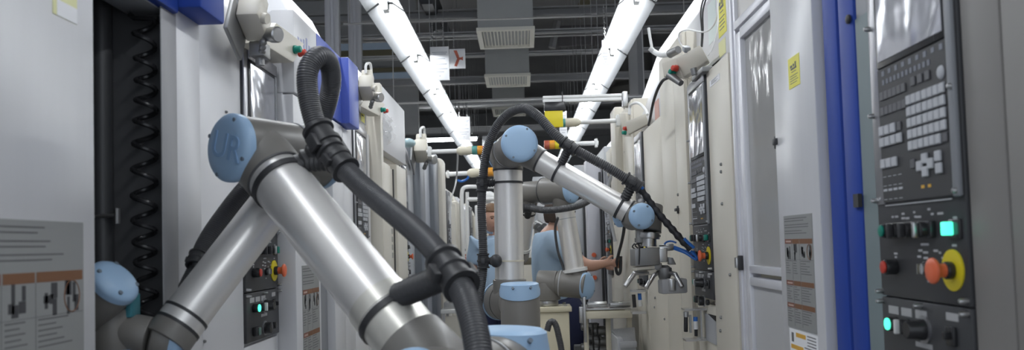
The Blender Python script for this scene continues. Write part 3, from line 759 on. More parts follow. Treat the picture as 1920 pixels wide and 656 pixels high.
def guard():
    t = thing('safety_door', (.68, 2.3, 0), 'aluminium framed guard door with a clear window beside the white sliding door on the right', 'door')
    X0, X1 = .655, .69
    y0, y1 = 2.085, 2.535
    za = 1.937
    MB().box(X0, X1, 2.47, y1, .1, 2.6, .003).box(X0 - .006, X0 + .004, 2.488, 2.517, .1, 2.6, .002).build('outer_post', ALUF, t)
    MB().box(X0, X1, 2.42, 2.465, .1, 1.96, .003).build('door_stile', ALUF, t)
    MB().box(X0, X1, y0, 2.42, za, za + .03, .003).box(X0 - .004, X1, y0, 2.47, za + .035, za + .06, .003).build('top_rail', ALUF, t)
    MB().box(X0, X1, y0, 2.42, 1.248, 1.270, .003).box(X0, X1, y0, 2.42, 1.212, 1.236, .003).build('middle_rail', ALUF, t)
    MB().box(X0, X1, y0, 2.42, .1, .14, .003).build('bottom_rail', ALUF, t)
    MB().box(X0 + .015, X0 + .019, y0, 2.42, 1.27, za).build('window', CLEAR, t, 'clear plastic window')
    MB().box(X0 + .012, X0 + .018, y0, 2.42, .14, 1.212).build('lower_panel', mat('pale grey sheet', (.52, .52, .53), .35), t)
    MB().box(X0 + .012, X0 + .018, y0, 2.47, za + .06, 2.6).build('upper_panel', mat('pale beige sheet', (.58, .56, .53), .4), t)
    MB().box(.79, .81, 2.09, 2.53, .1, 2.4).build('back_panel', mat('grey beige inner sheet', (.70, .68, .64), .5), t)
    MB().box(.76, .785, 2.10, 2.16, .9, 1.75, .01).build('inner_column', MGREY, t)
    p = PX(1385, 492, X0)
    m = MB().obox((X0 - .004, p.y - .022, p.z), (1, 0, 0), (0, 1, 0), (0, 0, 1), .008, .026, .008, .002).obox((X0 - .008, p.y - .03, p.z), (1, 0, 0), (0, 1, 0), (0, 0, 1), .01, .010, .016, .002)
    m.build('latch', STEEL, t)
    MB().box(X0 - .014, X0, p.y - .055, p.y - .04, p.z - .022, p.z + .022, .002).build('latch_handle', BLACK, t)
    return t
guard()

def right_hood(t, y0, y1, xb, zb, xt, zt, mt=WHITE):
    return MB().prism([(xb, y0, 1.9), (xb, y0, zb), (xt, y0, zt), (1.6, y0, zt), (1.6, y0, 1.9)], (0, y1 - y0, 0), .008).build('sloped_hood', mt, t, 'white sloped hood')

def R2():
    t = thing('machining_center', (1.3, 3.0, 0), 'cream machine with a tall screen panel right of the gripper, second on the right', 'machine')
    MB().box(.68, 1.7, 2.545, 3.20, .05, 1.92).build('cabinet_body', CREAM, t)
    MB().box(.65, .69, 2.545, 2.846, .08, 1.925, .004).box(.655, .69, 2.846, 3.156, .08, 1.115, .003).build('front_panel', CREAM, t)
    control_panel(t, TR(3.152, .652), 2, 0, 1.14)
    MB().prism([(.655, 2.848, 1.935), (.655, 3.16, 1.935), (.72, 3.16, 1.99), (.72, 2.848, 1.99)], (0, 0, .012)).build('panel_cover', mat('clear grey film', (.6, .6, .6), .3), t)
    MB().box(.66, 1.7, 3.205, 3.765, .05, 1.0).box(.66, 1.7, 3.205, 3.765, 1.0, 2.165, .004).build('door_body', CREAM, t)
    MB().box(.645, .662, 3.215, 3.43, .1, 2.165, .003).box(.645, .662, 3.434, 3.765, .1, 2.165, .003).build('door_leaf', CREAM, t)
    right_hood(t, 2.55, 3.62, .70, 2.22, .92, 2.62)
    T = TR(0, .70)
    a = lambda px, py: -PX(px, py, .70).y
    z = lambda px, py: PX(px, py, .70).z
    sticker(t, T, a(1328, 40), a(1343, 40), 2.20, z(1335, 80), GREENST, False, label='pale green sheet on the hood')
    sticker(t, T, a(1347, 40), a(1362, 40), 2.20, z(1355, 66), YEL, True, True, 'yellow sheet taped to the hood')
    sticker(t, T, a(1348, 90), a(1361, 90), z(1355, 74), z(1355, 104), YELP, False, label='pale yellow sheet below the yellow one')
    T = TR(0, .65)
    sticker(t, T, -PX(1331, 150, .65).y, -PX(1350, 150, .65).y, PX(1340, 145, .65).z, PX(1340, 157, .65).z, PAPER, True, label='small white label')
    bolts(t, [PX(px, py, .65) for px, py in ((1353, 308), (1353, 322), (1355, 382), (1353, 595), (1352, 620), (1370, 515))], (-1, 0, 0), .0055)
    bolts(t, [PX(px, py, .645) for px, py in ((1229, 558), (1228, 576), (1247, 598), (1272, 365))], (-1, 0, 0), .006)
    p = PX(1272, 393, .645); MB().obox(p, (1, 0, 0), (0, 1, 0), (0, 0, 1), .014, .02, .006, .002).obox(p + V((0, 0, 0)), (1, 0, 0), (0, 1, 0), (0, 0, 1), .006, .008, .016, .002).build('door_knob', BLACK, t)
    # hatch and valve bracket
    h = MB().box(.649, .656, PX(1341, 600, .65).y, PX(1323, 600, .65).y, PX(1330, 640, .65).z, PX(1330, 590, .65).z).build('hatch', LGREY, t)
    MB().prism([PX(1327, 588, .647), PX(1341, 592, .647), PX(1341, 602, .647)], (.003, 0, 0)).build('hatch_painted_shadow', SHADEBLK, h)  # dark wedge painted as the shadow across the top of the hatch
    Y = 3.02
    def q(px, py, yy=Y): return P(px, py, yy)
    b = MB()
    c = q(1300, 580); b.box(c.x - .035, .66, Y - .02, Y + .05, c.z - .003, c.z + .003)
    c2 = q(1300, 637); b.box(c2.x - .03, .66, Y - .02, Y + .05, c2.z - .003, c2.z + .003)
    b.box(q(1311, 600).x, q(1314, 600).x, Y - .02, Y + .05, c2.z, c.z)
    v = b.build('valve_bracket', STEEL, t, 'small bracket with a black and a blue cylinder')
    MB().cyl(q(1286, 594), q(1286, 622), .0075, seg=14, ch=.002).build('black_cylinder', SHINYBLK, v)
    MB().cyl(q(1286, 584), q(1286, 594), .010, seg=14).cyl(q(1294, 590), q(1295, 624), .004, seg=10).build('cylinder_head', STEEL, v)
    MB().cyl(q(1304, 594), q(1304, 602), .008, seg=12).build('blue_cap', BLUETUBE, v)
    MB().cyl(q(1304, 602), q(1305, 617), .0085, seg=12).build('white_valve', WPL, v)
    MB().cyl(q(1305, 617), q(1305, 630), .006, seg=12).build('valve_foot', SHINYBLK, v)
    # switch box
    c = [P(1266, 108, 3.12), P(1312, 83, 2.8), P(1329, 113, 2.8), P(1282, 146, 3.12)]
    switch_box(t, c, (.018, .055, 0), (P(1264, 135, 3.14), P(1269, 128, 3.12)), (-.85, -.4, 0))
    e = MB().prism([P(1240, 118, 3.2), P(1266, 108, 3.12), P(1280, 148, 3.12), P(1262, 145, 3.18), P(1244, 145, 3.2)], (.05, .01, 0), .004)
    e.build('mount_plate', CREAM, t)
    MB().cyl(P(1255, 140, 3.15), P(1277, 156, 3.1), .016, .012, seg=14).box(P(1305, 128, 2.85).x + .01, P(1305, 128, 2.85).x + .05, 2.80, 2.98, P(1305, 128, 2.85).z - .022, P(1305, 128, 2.85).z - .004, .003).cyl(P(1300, 128, 2.9), P(1303, 140, 2.9), .012, seg=12).each('swivel_mount', CAST, t)
    MB().obox(P(1287, 92, 2.98), (1, 0, 0), (0, .9, .4), (0, -.4, .9), .012, .022, .010, .003).build('plug', MGREY, t)
    MB().tube(spline([P(1284, 92, 2.98), P(1274, 78, 3.0), P(1274, 62, 3.0), P(1290, 56, 2.95), P(1320, 60, 2.85), P(1336, 50, 2.8), P(1344, 30, 2.78), P(1348, -10, 2.78)], 8), .0028, 8).build('white_cable', WPL, t)
    MB().tube(spline([P(1346, 10, 2.78), P(1346, 50, 2.76), P(1336, 90, 2.75), P(1327, 104, 2.75)], 8), .0026, 8).build('thin_cable', WPL, t)
    MB().tube(spline([P(1322, -12, 2.9), P(1314, 20, 2.9), P(1316, 60, 2.9), P(1315, 88, 2.9)], 8), .003, 8).tube(spline([P(1327, -12, 2.9), P(1318, 20, 2.9), P(1318, 60, 2.9), P(1316, 88, 2.9)], 8), .003, 8).build('black_cables', BLACK, t)
    MB().tube(spline([P(1252, 146, 3.16), P(1242, 152, 3.2), P(1232, 170, 3.25), P(1224, 196, 3.35), P(1219, 222, 3.5), P(1216, 234, 3.6)], 8), .006, 8).build('black_cable', BLACK, t)
    MB().tube(spline([P(1216, 52, 3.3), P(1219, 72, 3.3), P(1222, 88, 3.3)], 6), .006, 8).build('thin_drop', WPL, t)
    MB().tube(spline([P(1218, 90, 3.3), P(1228, 98, 3.3), P(1240, 103, 3.25), P(1258, 101, 3.2)], 8), .011, 10).build('white_conduit', WPL, t)
    MB().cyl(P(1256, 101, 3.2), P(1272, 93, 3.15), .017, .015, seg=14).build('conduit_elbow', CAST, t)
    return t
R2()

def R3():
    t = thing('machining_center', (1.3, 4.6, 0), 'cream machine with a narrow reflecting screen behind the gripper arm, third on the right', 'machine')
    MB().box(.68, 1.7, 3.785, 4.72, .05, 1.90).build('cabinet_body', CREAM, t)
    MB().box(.65, .69, 3.785, 4.355, .08, 1.925, .004).box(.655, .69, 4.36, 4.68, .08, 1.115, .003).build('front_panel', CREAM, t)
    control_panel(t, TR(4.672, .652), 1)
    MB().box(.655, 1.7, 4.73, 5.45, .05, 2.17, .004).box(.60, .66, 5.2, 5.45, 1.6, 2.2, .006).build('door_body', CREAM, t)
    MB().box(.645, .658, 4.74, 5.08, .1, 2.165, .003).box(.645, .658, 5.085, 5.44, .1, 2.165, .003).build('door_leaf', CREAM, t)
    right_hood(t, 3.9, 5.2, .70, 2.06, .90, 2.56)
    T = TR(0, .70)
    MB().tbox(T, -PX(1228, 200, .70).y, -PX(1236, 200, .70).y, 0, .002, 1.93, 2.06).build('red_sheet', mat('faded red sheet', (.65, .36, .30), .5), t)
    c = [P(1172, 228, 4.7), P(1210, 212, 4.3), P(1216, 232, 4.3), P(1178, 252, 4.7)]
    switch_box(t, c, (.012, .06, 0), (P(1173, 249, 4.72), P(1175, 241, 4.72)), (-.85, -.4, 0))
    MB().prism([P(1160, 212, 4.9), P(1172, 212, 4.8), P(1180, 256, 4.8), P(1168, 256, 4.85)], (.06, 0, 0), .004).build('mount_plate', CREAM, t)
    MB().tube(spline([P(1180, 215, 4.6), P(1182, 198, 4.6), P(1196, 193, 4.5), P(1210, 205, 4.4), P(1214, 215, 4.35)], 8), .008, 8).build('white_cable', WPL, t)
    bolts(t, [PX(px, py, .65) for px, py in ((1205, 400), (1172, 285))], (-1, 0, 0), .008)
    return t
R3()

def far_right(Y, label, wmat, k):
    t = thing('machining_center', (1.3, Y, 0), label, 'machine')
    MB().box(.66, 1.7, Y, Y + .6, .05, 1.93, .01).build('cabinet_body', wmat, t)
    control_panel(t, TR(Y + .95, .66), 0)
    MB().box(.68, 1.7, Y + .62, Y + .97, .05, 2.0, .01).build('panel_housing', wmat, t)
    MB().box(.655, 1.7, Y + .98, Y + 1.6, .05, 2.1, .01).build('door_body', (LGREY if k < 2 else CREAM), t)
    right_hood(t, Y + .1, Y + 1.3, .72, 2.02, .9, 2.35)
    c = [V((.62, Y + .2, 2.0)), V((.62, Y + .5, 2.0)), V((.62, Y + .45, 1.82)), V((.62, Y + .15, 1.84))]
    switch_box(t, c, (.06, 0, 0), (V((.618, Y + .42, 1.9)), V((.618, Y + .38, 1.9))), (-1, 0, 0))
    MB().tube(spline([V((.63, Y + .2, 1.83)), V((.60, Y + .25, 1.7)), V((.62, Y + .3, 1.5)), V((.645, Y + .3, 1.35))], 8), .012, 8).build('grey_cable', LGREY, t)
for k, (Y, lb) in enumerate(((5.5, 'fourth machine on the right, cream and grey, beyond the worker reaching out'), (7.2, 'fifth machine on the right, pale with a sloped hood'), (9.0, 'sixth machine on the right, pale in the distance'), (10.8, 'last machine on the right, small and pale in the far distance'))):
    far_right(Y, lb, (CREAM, LGREY, WHITE, CREAM)[k], k)
# ------------------------------------------------------------------ robots
def proj(p):
    v = V(p) - CAM; z = v.dot(FW); return (PPX + FPX * v.dot(RT) / z, PPY - FPX * v.dot(UP) / z)
def t_at(a, b, px, py):
    best = min((((proj(a + (b - a) * (i / 200))[0] - px) ** 2 + (proj(a + (b - a) * (i / 200))[1] - py) ** 2), i) for i in range(-20, 221))
    return best[1] / 200

def lid(root, c, d, r, logo=False):
    "pale blue domed cap with small screw notches"
    d = V(d).normalized()
    o = MB().lathe(c, d, [(-.010, r + .0012), (-.001, r + .0012), (.003, r + .0005), (.008, r - .004), (.012, r - .011), (.0140, r * .62), (.0145, 0)], 48).build('joint_cap', ROBBLUE, root, 'pale blue cap')
    x, y, _ = basis(d); m = MB()
    for k in range(4):
        a = math.pi / 4 + k * math.pi / 2 + .3; m.lathe(V(c) + (x * math.cos(a) + y * math.sin(a)) * (r - .009) + d * .009, d, [(0, .0042), (.0035, .0042), (.0035, 0)], 10)
    m.each('cap_screw', mat('slate screw recess', (.16, .2, .25), .5), o)
    return o, x, y, d

def housing(root, p0, p1, r, name='joint_housing', extra=None, ch=.006):
    m = MB().cyl(p0, p1, r, seg=48, ch=ch)
    if extra:
        for a, b, ra, rb in extra: m.cyl(a, b, ra, rb, seg=48, ch=.002)
    return m.build(name, ROBGREY, root)

def ring(root, p, d, r, w=.006, h=.003, mt=None, name='seal_ring'):
    return MB().lathe(V(p) - V(d).normalized() * w / 2, d, [(0, r), (0, r + h), (w, r + h), (w, r)], 40, close=False).build(name, mt or BLACK, root)

def arm_tube(root, a, b, r, t0, t1, name):
    a, b = V(a), V(b); d = b - a
    return MB().lathe(a + d * t0, d, [(0, r), ((t1 - t0) * d.length, r)], 56).build(name, ALU, root, 'polished aluminium tube')

def clamp(root, arm_p, arm_d, arm_r, hp, hd, hr, k=1.0, strap=True):
    "black rubber hose clamp: strap round the tube, ridged bracket, split collar on the hose"
    arm_d, hd = V(arm_d).normalized(), V(hd).normalized(); arm_p, hp = V(arm_p), V(hp)
    if strap: ring(root, arm_p, arm_d, arm_r, .011 * k, .0035 * k, BLACK, 'clamp_strap')
    out = (hp - arm_p); out -= arm_d * out.dot(arm_d); s = arm_p + out.normalized() * (arm_r - .002)
    m = MB(); L = (hp - s).length; d = (hp - s).normalized()
    n = max(2, int(L / (.012 * k)))
    prof = []
    for i in range(n * 2 + 1): prof.append((L * i / (n * 2), (.021 if i % 2 == 0 else .0165) * k))
    m.lathe(s, d, prof, 16)
    m.build('hose_bracket', BLACK, root)
    c = MB(); R = hr + .0045 * k
    c.lathe(hp - hd * .036 * k, hd, [(0, hr), (0, R + .005 * k), (.007 * k, R + .005 * k), (.009 * k, R), (.030 * k, R + .001), (.032 * k, R + .0045 * k), (.040 * k, R + .0045 * k), (.042 * k, R + .001), (.063 * k, R), (.065 * k, R + .005 * k), (.072 * k, R + .005 * k), (.072 * k, hr)], 28, close=False)
    x, y, _ = basis(hd)
    for sgn in (-1, 1): c.obox(hp + x * (R + .006 * k) * sgn, x, y, hd, .006 * k, .010 * k, .014 * k, .002 * k)
    c.build('hose_clamp', BLACK, root)

def pedestal(x, y, ztop, label, mt=CREAM2, w=.16):
    t = thing('robot_pedestal', (x, y, 0), label, 'pedestal')
    MB().box(x - w, x + w, y - w, y + w, .02, ztop - .03, .006).box(x - w - .02, x + w + .02, y - w - .02, y + w + .02, 0, .02, .003).build('column', mt, t)
    MB().box(x - w - .015, x + w + .015, y - w - .015, y + w + .015, ztop - .03, ztop, .004).build('top_plate', mt, t)
    m = MB()
    for i, j in ((-1, -1), (1, -1), (1, 1), (-1, 1)): m.cyl((x + i * (w - .02), y + j * (w - .02), ztop), (x + i * (w - .02), y + j * (w - .02), ztop + .012), .011, seg=6)
    m.each('bolt', STEEL, t)
    return t

def base_lid(root, c, r, zr, zt, slope, ztop_r=.86):
    "pale blue lid with a slanting rim on an upright joint"
    m = MB(); seg = 48; bm = m.bm; rings = []
    for zz, rr, sl in ((zr - .002, r + .0015, 1), (zr + .016, r + .0015, .95), (zt - .014, r - .002, .35), (zt - .004, r * .955, .2), (zt, r * .86, .12)):
        rings.append([bm.verts.new((c[0] + rr * math.cos(2 * math.pi * k / seg), c[1] + rr * math.sin(2 * math.pi * k / seg),
                      zz + sl * (slope[0] * rr * math.cos(2 * math.pi * k / seg) + slope[1] * rr * math.sin(2 * math.pi * k / seg)))) for k in range(seg)])
    for A, B in zip(rings, rings[1:]):
        for k in range(seg): bm.faces.new((A[k], A[(k + 1) % seg], B[(k + 1) % seg], B[k]))
    bm.faces.new(rings[0]); bm.faces.new(rings[-1])
    o = m.build('joint_cap', ROBBLUE, root, 'pale blue cap')
    s = MB()
    for a in (-1.9, -1.0, 2.0): s.lathe((c[0] + r * .97 * math.cos(a), c[1] + r * .97 * math.sin(a), zt - .018), (math.cos(a), math.sin(a), .6), [(0, .005), (.006, .005), (.006, 0)], 10)
    s.each('cap_screw', mat('slate screw recess', (.16, .2, .25), .5), o)
    return o

def robot_near():
    E0 = P(432, 277, 1.62); d = V((.57, .82, -.02)).normalized()
    E = E0 + d * .058; S = P(842, 730, 1.39)
    t = thing('industrial_robot', (S.x + .13, S.y + .18, 0), 'nearest silver robot arm, bent at the elbow with a black hose loop', 'robot')
    # elbow
    a = (S - E).normalized()
    housing(t, E0, E0 + d * .150, .0665, 'elbow_housing', [(E, E + a * .085, .064, .0625)])
    housing(t, E0 + d * .153, E0 + d * .235, .0665, 'elbow_housing')
    ring(t, E0 + d * .1515, d, .0655, .004, .0025, LGREY, 'seam_ring')
    cap, x, y, dd = lid(t, E0, -d, .0675)
    lid(t, E0 + d * .235, d, .0675)
    # embossed mark on the elbow cap
    fc = bpy.data.curves.new('cap_mark', 'FONT'); fc.body = 'UR'; fc.size = .072; fc.align_x = 'CENTER'; fc.align_y = 'CENTER'; fc.extrude = .0012; fc.offset = .0004
    fo = bpy.data.objects.new('cap_mark', fc); COL.objects.link(fo)
    me = bpy.data.meshes.new_from_object(fo.evaluated_get(bpy.context.evaluated_depsgraph_get())); COL.objects.unlink(fo); bpy.data.objects.remove(fo)
    n = -d; upv = V((.35, 0, .94)); upv = (upv - n * upv.dot(n)).normalized(); rt = upv.cross(n)
    c0 = E0 + n * .0144 + rt * .006
    M4 = Matrix((rt, upv, n)).transposed().to_4x4(); M4.translation = c0 - t.location
    me.transform(M4); me.materials.append(ROBBLUE2); lo = bpy.data.objects.new('embossed_mark', me); COL.objects.link(lo); lo.parent = cap
    # upper arm
    L = (S - E).length
    tb = t_at(E, S, 733, 590); tm = .083 / L
    arm_tube(t, E, S, .0575, tm, tb - .005, 'upper_arm')
    ring(t, E + a * .083, a, .0575, .010, .004, mat('graphite seal', (.10, .10, .105), .4), 'seal_ring')
    ring(t, E + a * L * (tb - .035), a, .0575, .030, .0022, STAIN, 'flange')
    ring(t, E + a * L * tb, a, .056, .007, .003, BLACK, 'seal_ring')
    MB().cyl(E + a * L * (tb + .008), E + a * (L - .055), .0585, .0600, seg=48).build('lower_flange', STAIN, t)
    ring(t, E + a * (L - .058), a, .060, .005, .003, BLACK, 'seal_ring')
    # shoulder
    housing(t, S - d * .085, S + d * .10, .0755, 'shoulder_housing', [(S, E + a * (L * tb + .060), .0745, .0640)])
    lid(t, S - d * .085, -d, .0765)
    B = S + d * .245 + V((-.045, 0, 0))
    housing(t, S + d * .103, B, .0755, 'base_housing', [(V((B.x, B.y, .93)), V((B.x, B.y, S.z + .035)), .0790, .0790)])
    ring(t, S + d * .1015, d, .0745, .004, .0025, LGREY, 'seam_ring')
    base_lid(t, (B.x, B.y), .0800, S.z + .040, S.z + .078, (-.30, .06))
    MB().cyl((B.x, B.y, .8615), (B.x, B.y, .93), .095, seg=40, ch=.004).build('base_flange', ROBGREY, t)
    pedestal(B.x, B.y, .86, 'cream pedestal carrying the nearest robot arm')
    # forearm
    F0 = E0 + d * .195; W = P(318, 632, 1.56); f = (W - F0).normalized(); LF = (W - F0).length
    MB().cyl(F0, F0 + f * .08, .060, .050, seg=40).build('elbow_neck', ROBGREY, t)
    t1 = t_at(F0, W, 338, 583)
    arm_tube(t, F0, W, .0435, .08 / LF, t1, 'forearm')
    ring(t, F0 + f * LF * t1, f, .0425, .006, .003, BLACK)
    MB().cyl(F0 + f * (LF * t1 + .003), F0 + f * (LF * t1 + .022), .0445, seg=40).build('forearm_flange', ALU, t)
    ring(t, F0 + f * (LF * t1 + .025), f, .0425, .006, .003, BLACK)
    # wrist
    w1a, w1b = P(336, 640, 1.575), P(211, 618, 1.55)
    e = (w1b - w1a).normalized()
    housing(t, w1a, P(283, 631, 1.56), .0455, 'wrist_housing', [(F0 + f * (LF * t1 + .02), W + f * .01, .0445, .0455)], .012)
    lid(t, w1a, -e, .0462)
    housing(t, P(281, 631, 1.559), w1b, .037, 'wrist_housing', None, .003)
    wx = P(208, 600, 1.55)
    housing(t, P(212, 660, 1.55), P(207, 578, 1.55), .0435, 'wrist_housing', None)
    lid(t, P(213, 664, 1.55), V((0, 0, -1)), .044)
    ring(t, P(207, 577, 1.55), V((0, 0, 1)), .0425, .003, .002, DGREY, 'seam_ring')
    cc = P(215, 528, 1.50); n = V((.74, -.22, .62)).normalized()
    housing(t, P(207, 576, 1.55), P(203, 520, 1.545), .0435, 'wrist_housing', [(cc - n * .085, cc, .0445, .0455)])
    lid(t, cc, n, .0462)
    MB().obox(P(247, 572, 1.55), (1, 0, 0), (0, 1, 0), (0, 0, 1), .008, .02, .022, .003).build('cable_plug', mat('teal plastic', (.05, .22, .27), .4), t)
    # hose
    hp = [P(903, 720, 1.20), P(897, 656, 1.22), P(886, 600, 1.25), P(868, 548, 1.29), P(843, 505, 1.33), P(800, 452, 1.40), P(740, 400, 1.48), P(680, 350, 1.545), P(636, 305, 1.59), P(607, 268, 1.62),
          P(588, 222, 1.63), P(577, 170, 1.635), P(578, 130, 1.64), P(597, 106, 1.66), P(616, 118, 1.71), P(621, 155, 1.76), P(610, 205, 1.80), P(590, 245, 1.86), P(540, 290, 1.93), P(470, 345, 1.84), P(416, 412, 1.77), P(385, 462, 1.725), P(373, 500, 1.69), P(352, 545, 1.655)]
    MB().tube(spline(hp, 14), .0205, 18, ripple=.0007, pitch=.0048).build('hose', HOSEM, t, 'ribbed black cable hose')
    ta = t_at(E, S, 530, 345)
    clamp(t, E + (S - E) * ta, a, .0575, P(612, 270, 1.615), P(600, 248, 1.625) - P(630, 298, 1.6), .021, 1.15)
    clamp(t, E + (S - E) * ta, a, .0575, P(634, 302, 1.59), P(612, 274, 1.615) - P(650, 318, 1.58), .021, .85, strap=False)
    clamp(t, E + (S - E) * (tb + .004), a, .0585, P(848, 512, 1.325), hp[3] - hp[5], .021, 1.1)
    tf = t_at(F0, W, 368, 505)
    clamp(t, F0 + (W - F0) * tf, f, .0435, P(368, 487, 1.67), hp[21] - hp[22], .014, .45, strap=False)
    return t
robot_near()

def robot_middle():
    d = V((.2, -.975, .03)).normalized()
    E = P(952, 287, 3.30); S = P(956, 566, 3.30)
    t = thing('industrial_robot', (-.02, 3.12, 0), 'second robot arm, upright in the middle of the aisle with a gripper at its end', 'robot')
    a = (S - E).normalized(); L = (S - E).length
    housing(t, E - d * .075, E + d * .058, .067, 'elbow_housing', [(E, E + a * .066, .063, .0605)])
    housing(t, E + d * .061, E + d * .245, .067, 'elbow_housing')
    ring(t, E + d * .0595, d, .066, .004, .002, LGREY, 'seam_ring')
    lid(t, E + d * .245, d, .0685); lid(t, E - d * .075, -d, .0685)
    tb = t_at(E, S, 955, 524)
    arm_tube(t, E, S, .0575, .066 / L, tb, 'upper_arm')
    ring(t, E + a * .068, a, .0575, .007, .0035, BLACK)
    ring(t, E + (S - E) * tb, a, .0575, .006, .003, STEEL, 'flange')
    ds = V((.45, -.89, 0)).normalized()
    B = P(975, 560, 3.10)
    housing(t, S - ds * .10, S + ds * .05, .0755, 'shoulder_housing', [(S, E + (S - E) * tb, .068, .066)])
    lid(t, S - ds * .10, -ds, .0775)
    ring(t, S - ds * .03, ds, .0755, .003, .0012, DGREY, 'seam_ring')
    housing(t, S + ds * .052, B + V((0, 0, S.z - B.z)), .070, 'base_housing', [(V((B.x, B.y, .91)), V((B.x, B.y, 1.175)), .0735, .0735)])
    base_lid(t, (B.x, B.y), .0750, 1.166, 1.207, (0, .26))
    MB().cyl((B.x, B.y, .8615), (B.x, B.y, .91), .095, seg=40, ch=.004).build('base_flange', ROBGREY, t)
    pedestal(B.x, B.y, .86, 'cream pedestal carrying the upright middle robot arm')
    # forearm
    F0 = E + d * .165; W = P(1190, 403, 3.05); f = (W - F0).normalized(); LF = (W - F0).length
    tm = t_at(F0, W, 1014, 299)
    MB().cyl(F0, F0 + f * LF * tm, .056, .0475, seg=40).build('elbow_neck', ROBGREY, t)
    t1 = t_at(F0, W, 1178, 397)
    arm_tube(t, F0, W, .0435, tm, t1, 'forearm')
    ring(t, F0 + f * LF * tm, f, .0445, .006, .004, BLACK); ring(t, F0 + f * LF * t1, f, .0435, .005, .003, BLACK)
    # wrist
    cw = P(1204, 405, 2.97)
    housing(t, cw - d * .115, cw, .0455, 'wrist_housing', [(F0 + f * LF * t1, W, .0435, .0455)])
    lid(t, cw, d, .0465)
    q = P(1160, 404, 3.10); qa = P(1190, 402, 3.12)
    housing(t, qa, q, .042, 'wrist_housing'); lid(t, q, (q - qa), .0430)
    g0, g1 = P(1221, 384, 3.10), P(1217, 434, 3.08)
    housing(t, g0, g1, .0445, 'wrist_housing'); ring(t, g1, g1 - g0, .0435, .004, .0015, DGREY, 'seam_ring')
    R = lambda px, py, Y=3.06: P(px, py, Y)
    m = MB().cyl(R(1217, 435), R(1216, 447), .040, seg=32, ch=.002).cyl(R(1216, 447), R(1216, 462), .030, seg=32).cyl(R(1217, 440), R(1217, 444), .043, seg=32)
    m.build('tool_flange', STEEL, t)
    MB().obox(R(1199, 442), (1, 0, 0), (0, 1, 0), (0, 0, 1), .013, .02, .026, .003).build('sensor_box', CAST, t)
    # gripper
    MB().obox(R(1209, 481), (1, .1, .03), (-.1, 1, 0), (0, 0, 1), .046, .04, .032, .003).build('gripper_body', CAST, t, 'grey metal gripper block')
    MB().obox(R(1240, 478), (1, 0, 0), (0, 1, 0), (0, 0, 1), .018, .028, .026, .004).cyl(R(1236, 465), R(1263, 463), .013, seg=16, ch=.003).cyl(R(1234, 472), R(1250, 472), .018, seg=16).build('air_manifold', STEEL, t)
    MB().obox(R(1207, 502), (1, .1, .05), (-.1, 1, 0), (0, -.2, 1), .034, .03, .006, .002).obox(R(1214, 510), (1, 0, .1), (0, 1, 0), (-.1, 0, 1), .03, .02, .008, .003).build('cover_plate', CREAM, t)
    m = MB()
    for ang in (0, 1, 2):
        pts = [R(1190 + 6 * ang, 456), R(1186 + 5 * ang, 463 - 3 * ang), R(1196 + 4 * ang, 468), R(1206, 462 + 3 * ang)]
        m.tube(spline(pts, 6), .003, 6)
    m.tube(spline([R(1199, 460, 3.0), R(1199, 480, 3.0), R(1198, 496, 3.0)], 6), .003, 6)
    m.build('thin_cables', BLACK, t)
    def finger(pts, r, name='gripper_finger'):
        m = MB(); pts = [V(p) for p in pts]
        for p, q2 in zip(pts, pts[1:]): m.cyl(p, q2, r, seg=12, ch=r * .2)
        for p in pts[1:-1]: m.ball(p, r * 1.05, u=12, v=8)
        m.build(name, STEEL, t)
    finger([R(1221, 511), R(1190, 512, 3.0), R(1172, 537, 2.98)], .0085)
    finger([R(1232, 512), R(1226, 516, 2.98), R(1211, 540, 2.95)], .0080)
    finger([R(1254, 510), R(1266, 514, 3.0), R(1279, 538, 2.97)], .0085)
    MB().lathe(R(1246, 497), R(1246, 527) - R(1246, 497), [(0, .012), (.01, .026), (.03, .028), (.05, .020), (.065, .012), (.066, 0)], 24).obox(R(1230, 500), (1, 0, 0), (0, 1, 0), (0, 0, 1), .02, .018, .014, .004).build('gripper_hub', CAST, t)
    MB().prism([R(1253, 482), R(1262, 483), R(1268, 496), R(1254, 496)], (0, .03, 0), .002).build('deflector', CAST, t)
    MB().obox(R(1261, 536, 3.02), (1, .1, .02), (-.1, 1, 0), (0, 0, 1), .047, .03, .026, .006).build('workpiece_tray', mat('cloudy grey tray', (.36, .36, .37), .25, noise=.1), t, 'smoky grey tray at the gripper')
    MB().cyl(R(1259, 522, 3.0), R(1259, 545, 3.0), .018, seg=20, ch=.003).build('workpiece', STEEL, t)
    # hose
    hp = [P(893, 600, 3.2), P(899, 555, 3.25), P(906, 500, 3.28), P(905, 440, 3.28), P(903, 390, 3.28), P(905, 340, 3.28), P(912, 285, 3.26), P(930, 240, 3.22), P(955, 212, 3.18), P(983, 203, 3.13), P(1010, 219, 3.08), P(1036, 247, 3.05), P(1066, 273, 3.03),
          P(1105, 295, 3.02), P(1145, 317, 3.01), P(1190, 346, 3.0)]
    MB().tube(spline(hp, 14), .0172, 16, ripple=.0011, pitch=.0075).build('hose', HOSEM, t, 'ribbed black cable hose')
    MB().tube(spline([P(983, 202, 3.16), P(1002, 206, 3.14), P(1026, 229, 3.10), P(1052, 258, 3.07), P(1070, 276, 3.05)], 10), .008, 10).build('thin_hose', HOSEM, t)
    hw = [P(1190, 346, 3.0), P(1207, 362, 3.0), P(1228, 392, 3.0), P(1252, 420, 2.99), P(1280, 452, 2.98), P(1297, 468, 2.98)]
    sp = spline(hw, 14)
    MB().tube(sp, .0125, 12, ripple=.0016, pitch=.03).build('wrapped_cable', WRAP, t, 'spiral wrapped cable')
    m = MB(); k0 = int(len(sp) * .06); m.tube([p + V((.004, -.011, .006)) for p in sp[k0:k0 + 8]], .0065, 8); m.tube([p + V((.006, -.010, .006)) for p in sp[int(len(sp) * .78):]], .006, 8)
